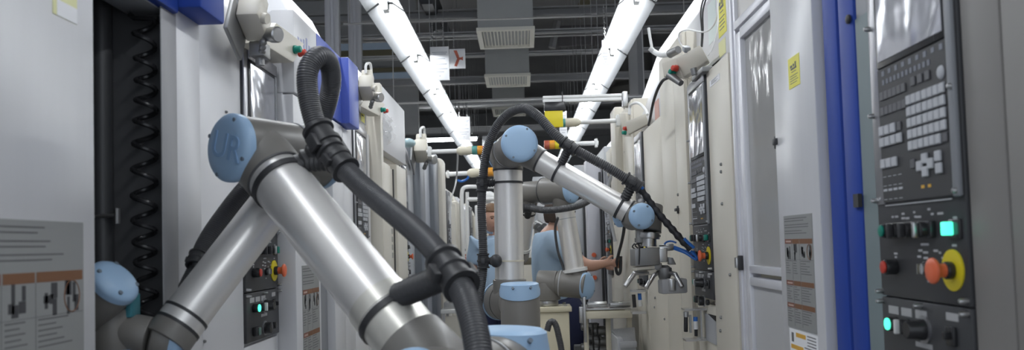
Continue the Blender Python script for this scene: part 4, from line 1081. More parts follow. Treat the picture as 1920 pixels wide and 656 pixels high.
    m.tube(spline([P(1295, 470, 2.98), P(1306, 482, 2.98), P(1304, 486, 2.99), P(1285, 474, 3.02), P(1264, 466, 3.05)], 10), .005, 8).tube(spline([P(1300, 470, 3.0), P(1303, 478, 3.0), P(1285, 470, 3.03), P(1264, 462, 3.05)], 10), .004, 8)
    m.tube(spline([P(1268, 455, 3.05), P(1258, 452, 3.06), P(1248, 455, 3.06), P(1243, 466, 3.06)], 8), .0035, 8)
    m.each('air_line', BLUETUBE, t)
    # clamps
    ta = t_at(E, S, 954, 343)
    clamp(t, E + (S - E) * ta, a, .0575, P(904, 345, 3.28), V((0, 0, 1)), .0175, .8)
    rod = E + (S - E) * t_at(E, S, 955, 489)
    ring(t, rod, a, .0575, .006, .002, TAN, 'clamp_strap')
    clamp(t, rod, a, .0575, P(906, 489, 3.27), V((0, 0, 1)), .0175, .8, strap=False)
    MB().ball(P(930, 489, 3.22), .024, .024, .026).build('clamp_knob', BLACK, t)
    tg = t_at(F0, W, 1047, 319)
    clamp(t, F0 + (W - F0) * tg, f, .0435, P(1068, 274, 3.03), hp[13] - hp[11], .0175, .85)
    tg = t_at(F0, W, 1163, 389)
    clamp(t, F0 + (W - F0) * tg, f, .0435, P(1187, 343, 3.0), hp[15] - hp[14], .0175, .95)
    return t
robot_middle()

def robot_far():
    Y = 4.85
    t = thing('industrial_robot', (P(1030, 560, Y).x, Y, 0), 'third robot arm, behind the upright one, leaning in front of the worker in light blue', 'robot')
    E = P(1052, 356, Y); S = P(1083, 536, Y)
    d = V((.80, -.60, 0)).normalized()
    a = (S - E).normalized(); L = (S - E).length
    housing(t, E - d * .12, E + d * .075, .080, 'elbow_housing', [(E, E + a * .095, .068, .062)])
    lid(t, E + d * .075, d, .081)
    ring(t, E - d * .122, d, .079, .004, .0025, DGREY, 'seam_ring')
    Fz = E - d * .22
    housing(t, E - d * .125, E - d * .27, .066, 'elbow_housing')
    tm, tb = .097 / L, t_at(E, S, 1081, 506)
    arm_tube(t, E, S, .0575, tm, tb, 'upper_arm')
    ring(t, E + a * L * .30, a, .0575, .004, .0012, LGREY, 'seam_ring')
    ring(t, E + (S - E) * tb, a, .0575, .018, .017, WPL, 'flange')
    housing(t, P(1046, 531, Y + .02), S + d * .06, .076, 'shoulder_housing', [(S, E + (S - E) * tb, .068, .062)])
    lid(t, S + d * .065, d, .0775)
    ring(t, P(1051, 531, Y + .015), (S + d * .06) - P(1046, 531, Y), .0755, .006, .0025, LGREY, 'seam_ring')
    B = P(1024, 530, Y + .04)
    housing(t, P(1045, 531, Y + .02), P(1010, 530, Y + .05), .074, 'base_housing', [(V((B.x, B.y, 1.02)), V((B.x, B.y, B.z)), .082, .078)])
    MB().cyl((B.x, B.y, .9865), (B.x, B.y, 1.02), .068, seg=36, ch=.004).build('base_flange', STEEL, t)
    pd = pedestal(P(1036, 590, Y).x, B.y, .985, 'cream pedestal under the third robot arm with a black cable in front', mat('yellowed cream paint', (.68, .62, .46), .45), .095)
    # forearm, going down behind the middle robot
    F0 = Fz; W = P(978, 480, Y + .35)
    f = (W - F0).normalized(); LF = (W - F0).length
    MB().cyl(F0, F0 + f * .08, .058, .048, seg=32).build('elbow_neck', ROBGREY, t)
    arm_tube(t, F0, W, .045, .08 / LF, .9, 'forearm'); ring(t, F0 + f * .085, f, .045, .007, .003, BLACK)
    cw = P(984, 462, Y + .33)
    housing(t, W + V((0, .05, 0)), W + V((0, -.05, 0)), .046, 'wrist_housing', [(F0 + f * LF * .88, W, .045, .046)])
    ring(t, F0 + f * LF * .88, f, .045, .02, .004, WPL, 'flange')
    # hose arc
    hp = [P(978, 388, Y + .1), P(1000, 391, Y - .05), P(1025, 394, Y - .12), P(1058, 391, Y - .15), P(1088, 384, Y - .12), P(1106, 373, Y - .02), P(1103, 364, Y + .1), P(1085, 368, Y + .2), P(1068, 378, Y + .25)]
    MB().tube(spline(hp, 12), .0195, 14, ripple=.001, pitch=.009).build('hose', HOSEM, t, 'ribbed black cable hose')
    MB().tube(spline([P(1046, 408, Y - .1), P(1041, 430, Y - .05), P(1046, 470, Y - .02), P(1056, 500, Y), P(1058, 512, Y)], 8), .008, 8).build('thin_hose', HOSEM, t)
    clamp(t, F0 + f * LF * t_at(F0, W, 988, 398), f, .045, P(992, 390, Y - .02), V((1, 0, 0)), .019, 1.0)
    # cable at the pedestal
    tag(MB().tube(spline([P(1026, 620, 4.6), P(1030, 606, 4.6), P(1037, 603, 4.6), P(1043, 612, 4.6), P(1048, 632, 4.6), P(1053, 660, 4.6), P(1056, 720, 4.6), (P(1056, 720, 4.6).x, 4.6, .02)], 10), .017, 12, ripple=.0008, pitch=.01).build('cable_conduit', HOSEM),
        'black cable conduit bending down in front of the cream pedestal', 'conduit')
robot_far()
# ------------------------------------------------------------------ people
def skin_mesh(nodes, edges, root=0, sub=1):
    me = bpy.data.meshes.new('tmp'); me.from_pydata([n[0] for n in nodes], edges, [])
    o = bpy.data.objects.new('tmp', me); COL.objects.link(o)
    o.modifiers.new('s', 'SKIN')
    for i, n in enumerate(nodes):
        r = n[1]; r = (r, r) if not isinstance(r, tuple) else r
        me.skin_vertices[0].data[i].radius = r
        me.skin_vertices[0].data[i].use_root = (i == root)
    q = o.modifiers.new('u', 'SUBSURF'); q.levels = sub; q.render_levels = sub
    bpy.context.view_layer.update()
    out = bpy.data.meshes.new_from_object(o.evaluated_get(bpy.context.evaluated_depsgraph_get()))
    bpy.data.objects.remove(o); return out

def chain(nodes, edges, start, pts):
    "append joints (pos, r) as a chain from node index start; returns last index"
    i = start
    for p in pts:
        nodes.append(p); edges.append((i, len(nodes) - 1)); i = len(nodes) - 1
    return i

def add_hand(nodes, edges, wrist, dirv, side, palm_n, curl=.5):
    "palm with four bent fingers of different lengths and a thumb from its side"
    w = V(nodes[wrist][0]); d = V(dirv).normalized(); s = V(side).normalized(); n = V(palm_n).normalized()
    k1 = w + d * .035; nodes.append((k1, (.030, .017))); edges.append((wrist, len(nodes) - 1)); pi = len(nodes) - 1
    k2 = w + d * .075; nodes.append((k2, (.034, .014))); edges.append((pi, len(nodes) - 1)); p2 = len(nodes) - 1
    for j, (off, L) in enumerate(((.030, .070), (.010, .080), (-.010, .074), (-.030, .058))):
        b = k2 + s * off + d * .012
        c = curl
        p = [b, b + (d * math.cos(c) + n * math.sin(c)) * L * .45]
        p.append(p[-1] + (d * math.cos(c * 2) + n * math.sin(c * 2)) * L * .32)
        p.append(p[-1] + (d * math.cos(c * 2.8) + n * math.sin(c * 2.8)) * L * .25)
        chain(nodes, edges, p2, [(q, r) for q, r in zip(p, (.0095, .009, .008, .0068))])
    th = k1 + s * .026
    chain(nodes, edges, pi, [(th, .011), (th + (s * .7 + d * .6 + n * .35).normalized() * .032, .010), (th + (s * .45 + d * .8 + n * .5).normalized() * .058, .0085)])

def head_mesh(bm, c, yaw, pitch):
    "head with brow, nose, cheeks, lips, chin and ears; local -Y is the face"
    M = Matrix.Translation(V(c)) @ Matrix.Rotation(yaw, 4, 'Z') @ Matrix.Rotation(pitch, 4, 'X')
    b = bmesh.new(); bmesh.ops.create_uvsphere(b, u_segments=40, v_segments=32, radius=1)
    for v in b.verts:
        x, y, z = v.co
        w = .076 * (1 - .16 * max(0, -z) ** 1.2 - .05 * max(0, z)); dpt = .096 * (1 - .05 * max(0, -z)); h = .118
        X, Yy, Z = x * w, y * dpt, z * h
        if y > 0 and z < -.3: Yy *= 1 - .55 * (-z - .3)
        if y < 0:
            f = -y
            Yy -= .006 * math.exp(-((z + .78) / .16) ** 2 - (x / .35) ** 2) * f           # chin
            Yy -= .005 * math.exp(-((z - .22) / .10) ** 2 - (x / .6) ** 2) * f             # brow
            Yy += .009 * math.exp(-((z - .04) / .10) ** 2 - ((abs(x) - .36) / .17) ** 2) * f  # eye sockets
            Yy -= .021 * math.exp(-((z + .26) / .13) ** 2 - (x / .15) ** 2) * f            # nose tip
            Yy -= .010 * math.exp(-((z + .08) / .16) ** 2 - (x / .12) ** 2) * f            # nose bridge
            Yy -= .006 * math.exp(-((z + .52) / .06) ** 2 - (x / .3) ** 2) * f             # lips
        v.co = (X, Yy, Z)
    for sx in (-1, 1):
        bmesh.ops.create_uvsphere(b, u_segments=12, v_segments=10, radius=1, matrix=Matrix.Translation((sx * .077, .012, -.012)) @ Matrix.Rotation(sx * .35, 4, 'Z') @ Matrix.Diagonal((.009, .020, .032, 1)))
    b.transform(M); tmp = bpy.data.meshes.new('h'); b.to_mesh(tmp); b.free(); bm.from_mesh(tmp); bpy.data.meshes.remove(tmp)
    return M

def finish(name, meshes_bm, voxel, mt, parent, loc):
    me = bpy.data.meshes.new(name); meshes_bm.to_mesh(me); meshes_bm.free()
    o = bpy.data.objects.new('tmp', me); COL.objects.link(o)
    r = o.modifiers.new('r', 'REMESH'); r.mode = 'VOXEL'; r.voxel_size = voxel; r.use_smooth_shade = True
    s = o.modifiers.new('s', 'SMOOTH'); s.factor = .5; s.iterations = 2
    bpy.context.view_layer.update()
    out = bpy.data.meshes.new_from_object(o.evaluated_get(bpy.context.evaluated_depsgraph_get()))
    bpy.data.objects.remove(o); out.materials.clear(); out.materials.append(mt); out.name = name
    for p in out.polygons: p.use_smooth = True
    out.transform(Matrix.Translation(-V(loc)))
    ob = bpy.data.objects.new(name, out); COL.objects.link(ob)
    if parent: ob.parent = parent
    return ob

def garment(name, nodes, edges, mt, parent, loc, cut=None):
    me = skin_mesh(nodes, edges, 0, 2); b = bmesh.new(); b.from_mesh(me)
    return finish(name, b, .010, mt, parent, loc)

def person(loc, joints, label, head, hair_mt, hands, garments):
    "one continuous skin-coloured body; clothes, hair and features as its children"
    J = joints; nodes = [(J['pelvis'], .105), (J['waist'], .105), (J['chest'], .125), (J['base'], .075), (J['neck'], .055), (J['skull'], .06)]
    edges = [(0, 1), (1, 2), (2, 3), (3, 4), (4, 5)]; wr = {}
    for s in 'LR':
        i = chain(nodes, edges, 2, [(J['sh' + s], .056), (J['el' + s], .042), ((J['el' + s] * .6 + J['wr' + s] * .4), .041), (J['wr' + s], .026)]); wr[s] = i
        chain(nodes, edges, 0, [(J['hip' + s], .075), (J['kn' + s], .052), (J['an' + s], .042), (J['an' + s] + J['fwd'] * .14 + V((0, 0, -.045)), .034)])
    for s in 'LR': add_hand(nodes, edges, wr[s], *hands[s])
    me = skin_mesh(nodes, edges, 0, 2); b = bmesh.new(); b.from_mesh(me)
    M = head_mesh(b, J['head'], *head)
    body = finish('person', b, .0062, SKIN, None, loc); body.location = V(loc); tag(body, label, 'person')
    def tub(a): return V(a)
    # shirt
    n2 = [(J['pelvis'] + V((0, 0, -.06)), (.172, .155)), (J['waist'], (.165, .145)), (J['chest'], (.178, .155)), (J['chest'] * .4 + J['base'] * .6, (.15, .13)), (J['base'] + V((0, 0, -.015)), .10), (J['base'] + V((0, 0, .015)), .072)]
    e2 = [(0, 1), (1, 2), (2, 3), (3, 4), (4, 5)]
    for s in 'LR': chain(n2, e2, 2, [(J['sh' + s], .096), (J['sh' + s] * .55 + J['el' + s] * .45, .076), (J['sh' + s] * .32 + J['el' + s] * .68, .070)])
    garment('shirt', n2, e2, SHIRT, body, loc)
    n3 = [(J['waist'] * .8 + J['pelvis'] * .2, (.160, .142)), (J['pelvis'] + V((0, 0, -.04)), (.180, .160))]; e3 = [(0, 1)]
    for s in 'LR': chain(n3, e3, 1, [(J['hip' + s] + V((0, 0, -.04)), .125), (J['kn' + s], .082), (J['an' + s] + V((0, 0, .02)), .074)])
    garment('trousers', n3, e3, NAVY, body, loc)
    for s in 'LR':
        f = J['fwd']; c = J['an' + s] + f * .06; sd = V((-f.y, f.x, 0))
        MB().obox((c.x, c.y, .045), f, sd, V((0, 0, 1)), .14, .048, .043, .03).build('shoe', BLACK, body)
    # hair: cap over the skull
    hb = bmesh.new(); bmesh.ops.create_uvsphere(hb, u_segments=36, v_segments=26, radius=1)
    for v in list(hb.verts):
        x, y, z = v.co
        lim = .42 if y < -.35 else (.10 if y < .1 else -.72)
        if z < lim: hb.verts.remove(v)
    for v in hb.verts:
        x, y, z = v.co; k = 1 + .02 * math.sin(23 * x + 17 * y)
        v.co = (x * .082 * k, y * .103 * k + .003, z * .127 * k)
    hb.transform(Matrix.Translation(-V(loc)) @ M); me = bpy.data.meshes.new('hair'); hb.to_mesh(me); hb.free(); me.materials.append(hair_mt)
    for p in me.polygons: p.use_smooth = True
    ho = bpy.data.objects.new('hair', me); COL.objects.link(ho); ho.parent = body
    so = ho.modifiers.new('t', 'SOLIDIFY'); so.thickness = .010; so.offset = -1
    L = lambda x, y, z: M @ V((x, y, z))
    for sx in (-1, 1):
        MB().ball(L(sx * .029, -.0815, .004), .0085, .0085, .0055, 12, 8).build('eye', EYEM, body)
        m = MB(); m.tube([L(sx * .014, -.0985, .020), L(sx * .03, -.0955, .026), L(sx * .046, -.083, .020)], .0035, 6); m.build('eyebrow', hair_mt, body)
    MB().tube([L(-.024, -.086, -.060), L(-.01, -.0955, -.060), L(0, -.0965, -.0605), L(.01, -.0955, -.060), L(.024, -.086, -.060)], .0035, 6).build('lips', LIP, body)
    return body, M

def worker_standing():
    x0 = P(931, 460, 7.0).x; Y = 7.0
    A = lambda x, y, z: V((x0 + x, Y + y, z))
    hc = P(921, 409, 6.93)
    J = dict(pelvis=A(0, 0, .95), waist=A(0, 0, 1.08), chest=A(0, .0, 1.26), base=A(0, .0, 1.43), neck=A(-.01, -.01, 1.475), skull=V((hc.x, hc.y + .02, hc.z)),
             head=hc, shL=A(-.175, 0, 1.36), elL=A(-.215, .02, 1.10), wrL=A(-.185, -.09, .90), shR=A(.175, 0, 1.36), elR=A(.22, -.02, 1.10), wrR=A(.10, -.20, 1.02),
             hipL=A(-.09, 0, .88), hipR=A(.09, 0, .88), knL=A(-.10, -.01, .48), knR=A(.10, -.01, .48), anL=A(-.11, .03, .09), anR=A(.11, .03, .09), fwd=V((0, -1, 0)))
    hands = {'L': ((.05, -.3, -1), (0, -1, .2), (1, 0, 0), .4), 'R': ((-.8, -.5, .1), (0, .2, 1), (.3, -1, 0), .5)}
    b, M = person((x0, Y, 0), J, 'person in a light blue polo shirt with short brown hair, standing and looking down', (.45, .12), HAIR, hands, None)
    # polo collar
    c = J['base'] + V((0, -.0, .02))
    pts = [c + V((.075 * math.cos(a), .065 * math.sin(a) - .01, .018 + .012 * math.sin(a))) for a in [math.radians(-70 + 320 * i / 16) for i in range(17)]]
    MB().tube(pts, .012, 8).build('collar', SHIRT, b)
worker_standing()

def worker_reaching():
    Y = 5.42
    A = lambda x, y, z: V((x, Y + y, z))
    J = dict(pelvis=A(.25, 0, .95), waist=A(.175, 0, 1.08), chest=A(.13, .0, 1.27), base=A(.19, .0, 1.415), neck=A(.23, 0, 1.465), skull=A(.24, 0, 1.54), head=A(.245, .0, 1.555),
             shR=A(.19, -.165, 1.355), elR=A(.40, -.23, 1.20), wrR=P(1130, 495, Y - .22), shL=A(.19, .165, 1.35), elL=A(.42, .2, 1.2), wrL=A(.47, .06, 1.20),
             hipL=A(.27, .09, .88), hipR=A(.27, -.09, .88), knL=A(.31, .10, .48), knR=A(.30, -.10, .48), anL=A(.26, .11, .09), anR=A(.27, -.11, .09), fwd=V((1, 0, 0)))
    hands = {'R': ((1, .1, .05), (0, .3, 1), (.1, 1, 0), .7), 'L': ((1, -.2, 0), (0, 0, 1), (0, -1, 0), .6)}
    person((.25, Y, 0), J, 'person in a light blue shirt, head hidden behind a robot, one arm reaching right', (math.pi / 2 + .25, .25), HAIRD, hands, None)
worker_reaching()

# ------------------------------------------------------------------ things hung and standing about
def hanging_sign(px0, px1, py0, py1, Y, label, chains, zbar, emblem=False):
    a, b = P(px0, py0, Y), P(px1, py1, Y)
    t = thing('hanging_sign', ((a.x + b.x) / 2, Y, a.z), label, 'sign')
    bd = MB().box(a.x, b.x, Y, Y + .004, b.z, a.z, .0012).build('sign_board', PAPER, t)
    W, H = b.x - a.x, a.z - b.z
    if emblem:
        m = MB(); cx, cz = a.x + W * .60, b.z + H * .5
        m.prism([(cx - .1 * W, Y - .001, cz - .1 * H), (cx + .12 * W, Y - .001, cz - .05 * H), (cx + .25 * W, Y - .001, cz - .1 * H), (cx + .25 * W, Y - .001, cz + .1 * H), (cx + .12 * W, Y - .001, cz + .05 * H), (cx - .1 * W, Y - .001, cz + .1 * H)], (0, .0012, 0))
        m.prism([(cx - .12 * W, Y - .001, cz + .0 * H), (cx + .02 * W, Y - .001, cz + .1 * H), (cx - .12 * W, Y - .001, cz + .42 * H), (cx - .32 * W, Y - .001, cz + .42 * H)], (0, .0012, 0))
        m.prism([(cx - .12 * W, Y - .001, cz - .0 * H), (cx + .02 * W, Y - .001, cz - .1 * H), (cx - .14 * W, Y - .001, cz - .40 * H), (cx - .30 * W, Y - .001, cz - .36 * H)], (0, .0012, 0))
        m.build('red_emblem', mat('faded red emblem', (.62, .16, .10), .5), bd)
    else:
        m = MB(); rnd = random.Random(px0)
        for v, w in ((.17, .8), (.22, .7), (.36, .6), (.52, .75), (.66, .8), (.75, .45), (.87, .08)):
            m.box(a.x + W * (.5 - w / 2), a.x + W * (.5 + w / 2), Y - .0008, Y + .0005, a.z - H * v - H * .012, a.z - H * v + H * .012)
        m.build('print', mat('faint grey print', (.52, .53, .58), .6), bd)
    for c in chains:
        x = P(c, py0, Y).x; m = MB(); z = a.z; k = 0
        while z < zbar - .01:
            r = .009
            if k % 2 == 0: pts = [(x + r * .6 * math.cos(q), Y + .002, z + .012 + r * 1.3 * math.sin(q)) for q in [i * math.pi / 5 for i in range(11)]]
            else: pts = [(x, Y + .002 + r * .6 * math.cos(q), z + .012 + r * 1.3 * math.sin(q)) for q in [i * math.pi / 5 for i in range(11)]]
            m.tube(pts, .0022, 5); z += .018; k += 1
        m.build('chain', STEEL, t)
    return t

def hung():
    Y = 6.6
    za, zb = P(740, 42, Y), P(1180, 28, Y)
    tag(MB().cyl((-1.4, Y, za.z), (1.4, Y, za.z), .008, seg=8).cyl((-1.35, Y, za.z), (-1.35, Y, 5.2), .005, seg=6).cyl((1.35, Y, za.z), (1.35, Y, 5.2), .005, seg=6).build('sign_wire', mat('pale wire', (.4, .39, .38), .5)), 'thin wire strung across the aisle that carries the chained signs', 'wire')
    hanging_sign(806, 843, 88, 150, Y, 'large white printed sign hanging on chains beside the left-hand tube lamps', (811, 831), za.z)
    hanging_sign(842, 873, 92, 128, Y + .25, 'small square white sign with a red forked emblem, behind the large white sign', (851,), za.z, True)
    Y2 = 9.5
    b = P(870, 190, Y2)
    tag(MB().cyl((-1.5, Y2, b.z), (1.5, Y2, b.z), .012, seg=8).cyl((-1.45, Y2, b.z), (-1.45, Y2, 5.2), .006, seg=6).cyl((1.45, Y2, b.z), (1.45, Y2, 5.2), .006, seg=6).build('sign_wire', BEAML), 'second wire strung across the aisle further back', 'wire')
    hanging_sign(858, 882, 219, 262, Y2, 'white printed sign on chains in the distance, left of the upright robot elbow', (861, 876), b.z)
    hanging_sign(904, 922, 255, 287, 12.0, 'blank-looking white sign partly behind the tall black hose', (913,), P(900, 200, 12.0).z)
    hanging_sign(1048, 1064, 208, 262, 8.2, 'narrow white sign behind the yellow card on the right', (1056,), P(1056, 190, 8.2).z)
    hanging_sign(1128, 1142, 75, 122, 5.9, 'white card clipped to the right-hand lamp row', (1134,), 3.05)
    # rail with yellow card
    Y3 = 4.9
    a, b = P(1018, 187, Y3), P(1230, 180, Y3)
    t = thing('aluminium_rail', ((a.x + b.x) / 2, Y3, a.z), 'white aluminium rail reaching into the aisle above the gripper arm from the right', 'rail')
    MB().box(a.x,   .612, Y3 - .018, Y3 + .018, a.z - .020, a.z - .003, .003).box(a.x,   .612, Y3 - .018, Y3 + .018, a.z + .003, a.z + .020, .003).box(a.x + .002,   .612, Y3 - .010, Y3 + .012, a.z - .01, a.z + .01).build('rail_profile', WPL, t)
    MB().box(.615, .6445, Y3 - .03, Y3 + .03, a.z - .06, a.z + .03, .003).build('rail_bracket', STEEL, t)
    c0, c1 = P(1020, 192, Y3 - .03), P(1060, 208, Y3 - .03)
    c = thing('hanging_card', ((c0.x + c1.x) / 2, Y3 - .03, c1.z), 'bright yellow card in a black clip hanging from the end of the white rail', 'card')
    MB().box(c0.x, c1.x, Y3 - .05, Y3 + .01, c1.z, c0.z, .006).tube([(c0.x + .11, Y3 - .02, c0.z - .02), (c0.x + .11, Y3 - .03, c0.z + .06), (c0.x + .11, Y3 + .03, c0.z + .06)], .003, 6).build('clip', SHINYBLK, c)
    y0, y1 = P(1021, 206, Y3 - .04), P(1056, 238, Y3 - .04)
    MB().box(y0.x, y1.x, Y3 - .045, Y3 - .040, y1.z, y0.z, .001).build('card', YELD, c)
hung()

def signal_lamp(px_wall, px_end, py, py2, Y, cols, label, side):
    a, b = P(px_wall, py, Y), P(px_end, py2, Y)
    t = thing('signal_lamp', a, label, 'lamp')
    d = (b - a); L = d.length; d.normalize(); k = Y / 1550
    nb = len(cols); seg = 10 * k
    rb = 8.5 * k
    rod = L - seg * nb - 26 * k
    MB().cyl(a, a + d * rod, 4.2 * k, seg=16).build('stem', WPL, t)
    MB().lathe(a + d * (rod - 3 * k), d, [(0, 4.5 * k), (4 * k, 7.5 * k), (8 * k, rb), (29 * k, rb), (29 * k, 0)], 20).build('lamp_base', TAN, t)
    for i, cl in enumerate(cols):
        s = rod + 26 * k + i * seg
        MB().cyl(a + d * s, a + d * (s + seg * .97), rb, seg=20, ch=.6 * k).build('lens', cl, t)
    MB().obox(a + d * .02, (1, 0, 0), (0, 1, 0), (0, 0, 1), .012, .03, .035, .004).build('mount', WPL, t)
TEALL = mat('teal lens', (.10, .33, .30), .3); ORL = mat('orange lens', (.75, .33, .04), .3); REDL = mat('dull red lens', (.42, .10, .06), .3)
signal_lamp(800, 915, 285, 281, 5.6, (TEALL, ORL, REDL), 'horizontal signal lamp with teal, orange and red lenses over the left machines', 0)
signal_lamp(836, 925, 327, 322, 8.0, (REDL, ORL), 'farther horizontal signal lamp with a red lens, lower on the left', 0)
signal_lamp(1165, 1040, 226, 231, 5.12, (TEALL, ORL), 'horizontal signal lamp with teal and orange lenses under the white rail', 1)
signal_lamp(1122, 1020, 268, 272, 7.0, (YELD, ORL, REDL), 'farther signal lamp with yellow and red lenses beside the middle robot elbow', 1)

def cross_lamp():
    y = 14.2; x0, x1 = P(796, 262, y).x, P(897, 261, y).x
    t = thing('tube_lamp', ((x0 + x1) / 2, y, 2.9), 'single tube lamp lying crosswise far behind the left-hand lamp row', 'lamp')
    z = P(840, 261, y).z
    MB().box(x0, x1, y + .01, y + .10, z + .03, z + .07).build('reflector', REFL, t)
    MB().cyl((x0 + .03, y + .05, z), (x1 - .03, y + .05, z), .03, seg=14, ch=.006).build('tube', TUBEM, t)
    MB().cyl((x0 + .3, y + .05, z + .07), (x0 + .3, y + .05, 5.2), .006, seg=6).cyl((x1 - .3, y + .05, z + .07), (x1 - .3, y + .05, 5.2), .006, seg=6).build('hanger', BEAMM, t)
cross_lamp()

def pipes():
    Y = 9.2
    R = lambda px, py: P(px, py, Y)
    m = MB().tube(spline([R(866, 385), R(866, 362), R(869, 353), R(878, 350), R(895, 350), R(930, 350)], 6), .022, 12).tube([R(876, 374), R(930, 373)], .024, 12).tube([R(876, 360), R(876, 440)], .02, 12).cyl(R(876, 440), (R(876, 440).x, Y, 0), .02, seg=10)
    m.cyl(R(866, 385), (R(866, 385).x, Y, 0), .022, seg=10)
    tag(m.build('white_pipework', WPL), 'white bent pipes behind the standing worker, near the tall black hose', 'pipe')
    Y = 9.7
    t = thing('ventilation_elbow', R(916, 372), 'white round ventilation pipe end between the black hose and the upright robot arm', 'pipe')
    MB().lathe(R(900, 368), R(930, 372) - R(900, 368), [(0, .05), (.06, .07), (.12, .075), (.16, .06), (.2, .055), (.6, .055)], 20).cyl(R(925, 372), (R(925, 372).x, Y, 0), .055, seg=16).build('pipe_body', WPL, t)
    SL = [o for o in COL.objects if o.name.startswith('signal_lamp')]
    o = MB().tube(spline([P(858, 284, 5.6), P(858, 300, 5.8), P(856, 330, 6.2), P(853, 350, 6.2), P(846, 375, 6.2), P(844, 420, 6.2)], 8), .006, 8).build('cable', WPL, SL[0], 'thin white cable')
    o = MB().tube(spline([P(858, 338, 8.0), P(866, 340, 8.0), P(876, 335, 8.0), P(880, 326, 8.0)], 8), .012, 8).build('blue_hose', BLUETUBE, SL[1], 'short blue hose')
    # cabinet at the far end
    Y = 11.5
    a, b = P(884, 395, Y), P(1000, 395, Y); a.x = max(a.x, -.66)
    t = thing('tall_cabinet', ((a.x + b.x) / 2, Y, 0), 'pale tall cabinet behind the standing worker at the far end of the aisle', 'cabinet')
    MB().box(a.x, b.x, Y, Y + .5, .0, P(890, 385, Y).z, .01).build('cabinet_body', WPL, t)
    MB().box(a.x + .05, a.x + .38, Y - .02, Y, .9, P(890, 400, Y).z, .005).build('cabinet_door', CREAM2, t)
    MB().box(a.x + .1, a.x + .3, Y - .12, Y, P(890, 388, Y).z - .12, P(890, 388, Y).z + .05, .01).build('junction_box', CREAM, t)
    Y = 10.0
    a, b = P(1000, 380, Y), P(1100, 380, Y); b.x = min(b.x, .60)
    t = thing('tall_cabinet', ((a.x + b.x) / 2, Y, 0), 'grey tall cabinet at the far end, right of the third robot arm', 'cabinet')
    MB().box(a.x, b.x, Y, Y + .5, .0, P(1050, 330, Y).z, .01).build('cabinet_body', LGREY, t)
    MB().box(a.x + .05, (a.x + b.x) / 2 - .01, Y - .02, Y, .1, P(1050, 335, Y).z, .005).box((a.x + b.x) / 2 + .01, b.x - .05, Y - .02, Y, .1, P(1050, 335, Y).z, .005).build('cabinet_door', mat('pale grey door', (.5, .5, .51), .4), t)
    Y = 6.2
    c = P(990, 470, Y)
    t = thing('parts_stand', (c.x, Y, 0), 'small stand with a brownish parts tray, just right of the upright robot tube', 'stand')
    MB().box(c.x - .09, c.x + .11, Y - .1, Y + .1, .02, P(990, 488, Y).z - .03, .004).build('stand_body', CREAM, t)
    z = P(990, 488, Y).z
    MB().box(c.x - .08, c.x + .09, Y - .1, Y + .1, z - .03, z + .02, .003).build('tray', mat('olive brown tray', (.16, .14, .10), .6, noise=.4, nscale=40), t)
    MB().box(c.x - .02, c.x + .10, Y + .0, Y + .08, z + .02, z + .10, .004).build('small_box', WPL, t)
    m = MB()
    for i in range(4): m.cyl(P(996 + 6 * i, 418 + 5 * (i % 2), 7.5), P(1008 + 6 * i, 424 + 6 * (i % 2), 7.4), .03, seg=12)
    m.cyl(P(1010, 430, 7.45), (P(1010, 430, 7.45).x, 7.45, 0), .04, seg=12)
    tag(m.build('pipe_cluster', CAST), 'cluster of dull metal fittings left of the reaching worker head', 'fittings')
pipes()

def side_bench():
    Y = 6.0
    a, b = P(826, 578, Y), P(874, 578, Y); z = P(850, 580, Y).z
    a.x = max(a.x, -.68)
    t = thing('side_bench', ((a.x + b.x) / 2, Y, 0), 'small white bench with a metal tray, seen under the big hose clamp', 'bench')
    MB().box(a.x, b.x, Y, Y + .35, z - .03, z, .004).build('bench_top', WPL, t)
    m = MB()
    for x in (a.x + .01, b.x - .03):
        for y in (Y + .01, Y + .31): m.box(x, x + .02, y, y + .02, 0, z - .03)
    m.each('leg', STEEL, t)
    MB().box(a.x + .02, b.x - .02, Y + .02, Y + .03, .45, z - .05, .002).build('front_panel', CREAM2, t)
    MB().box(a.x + .02, b.x - .03, Y + .04, Y + .3, z, z + .05, .006).box(a.x + .05, b.x - .06, Y + .1, Y + .2, z + .05, z + .09, .01).build('metal_tray', STEEL, t)
side_bench()

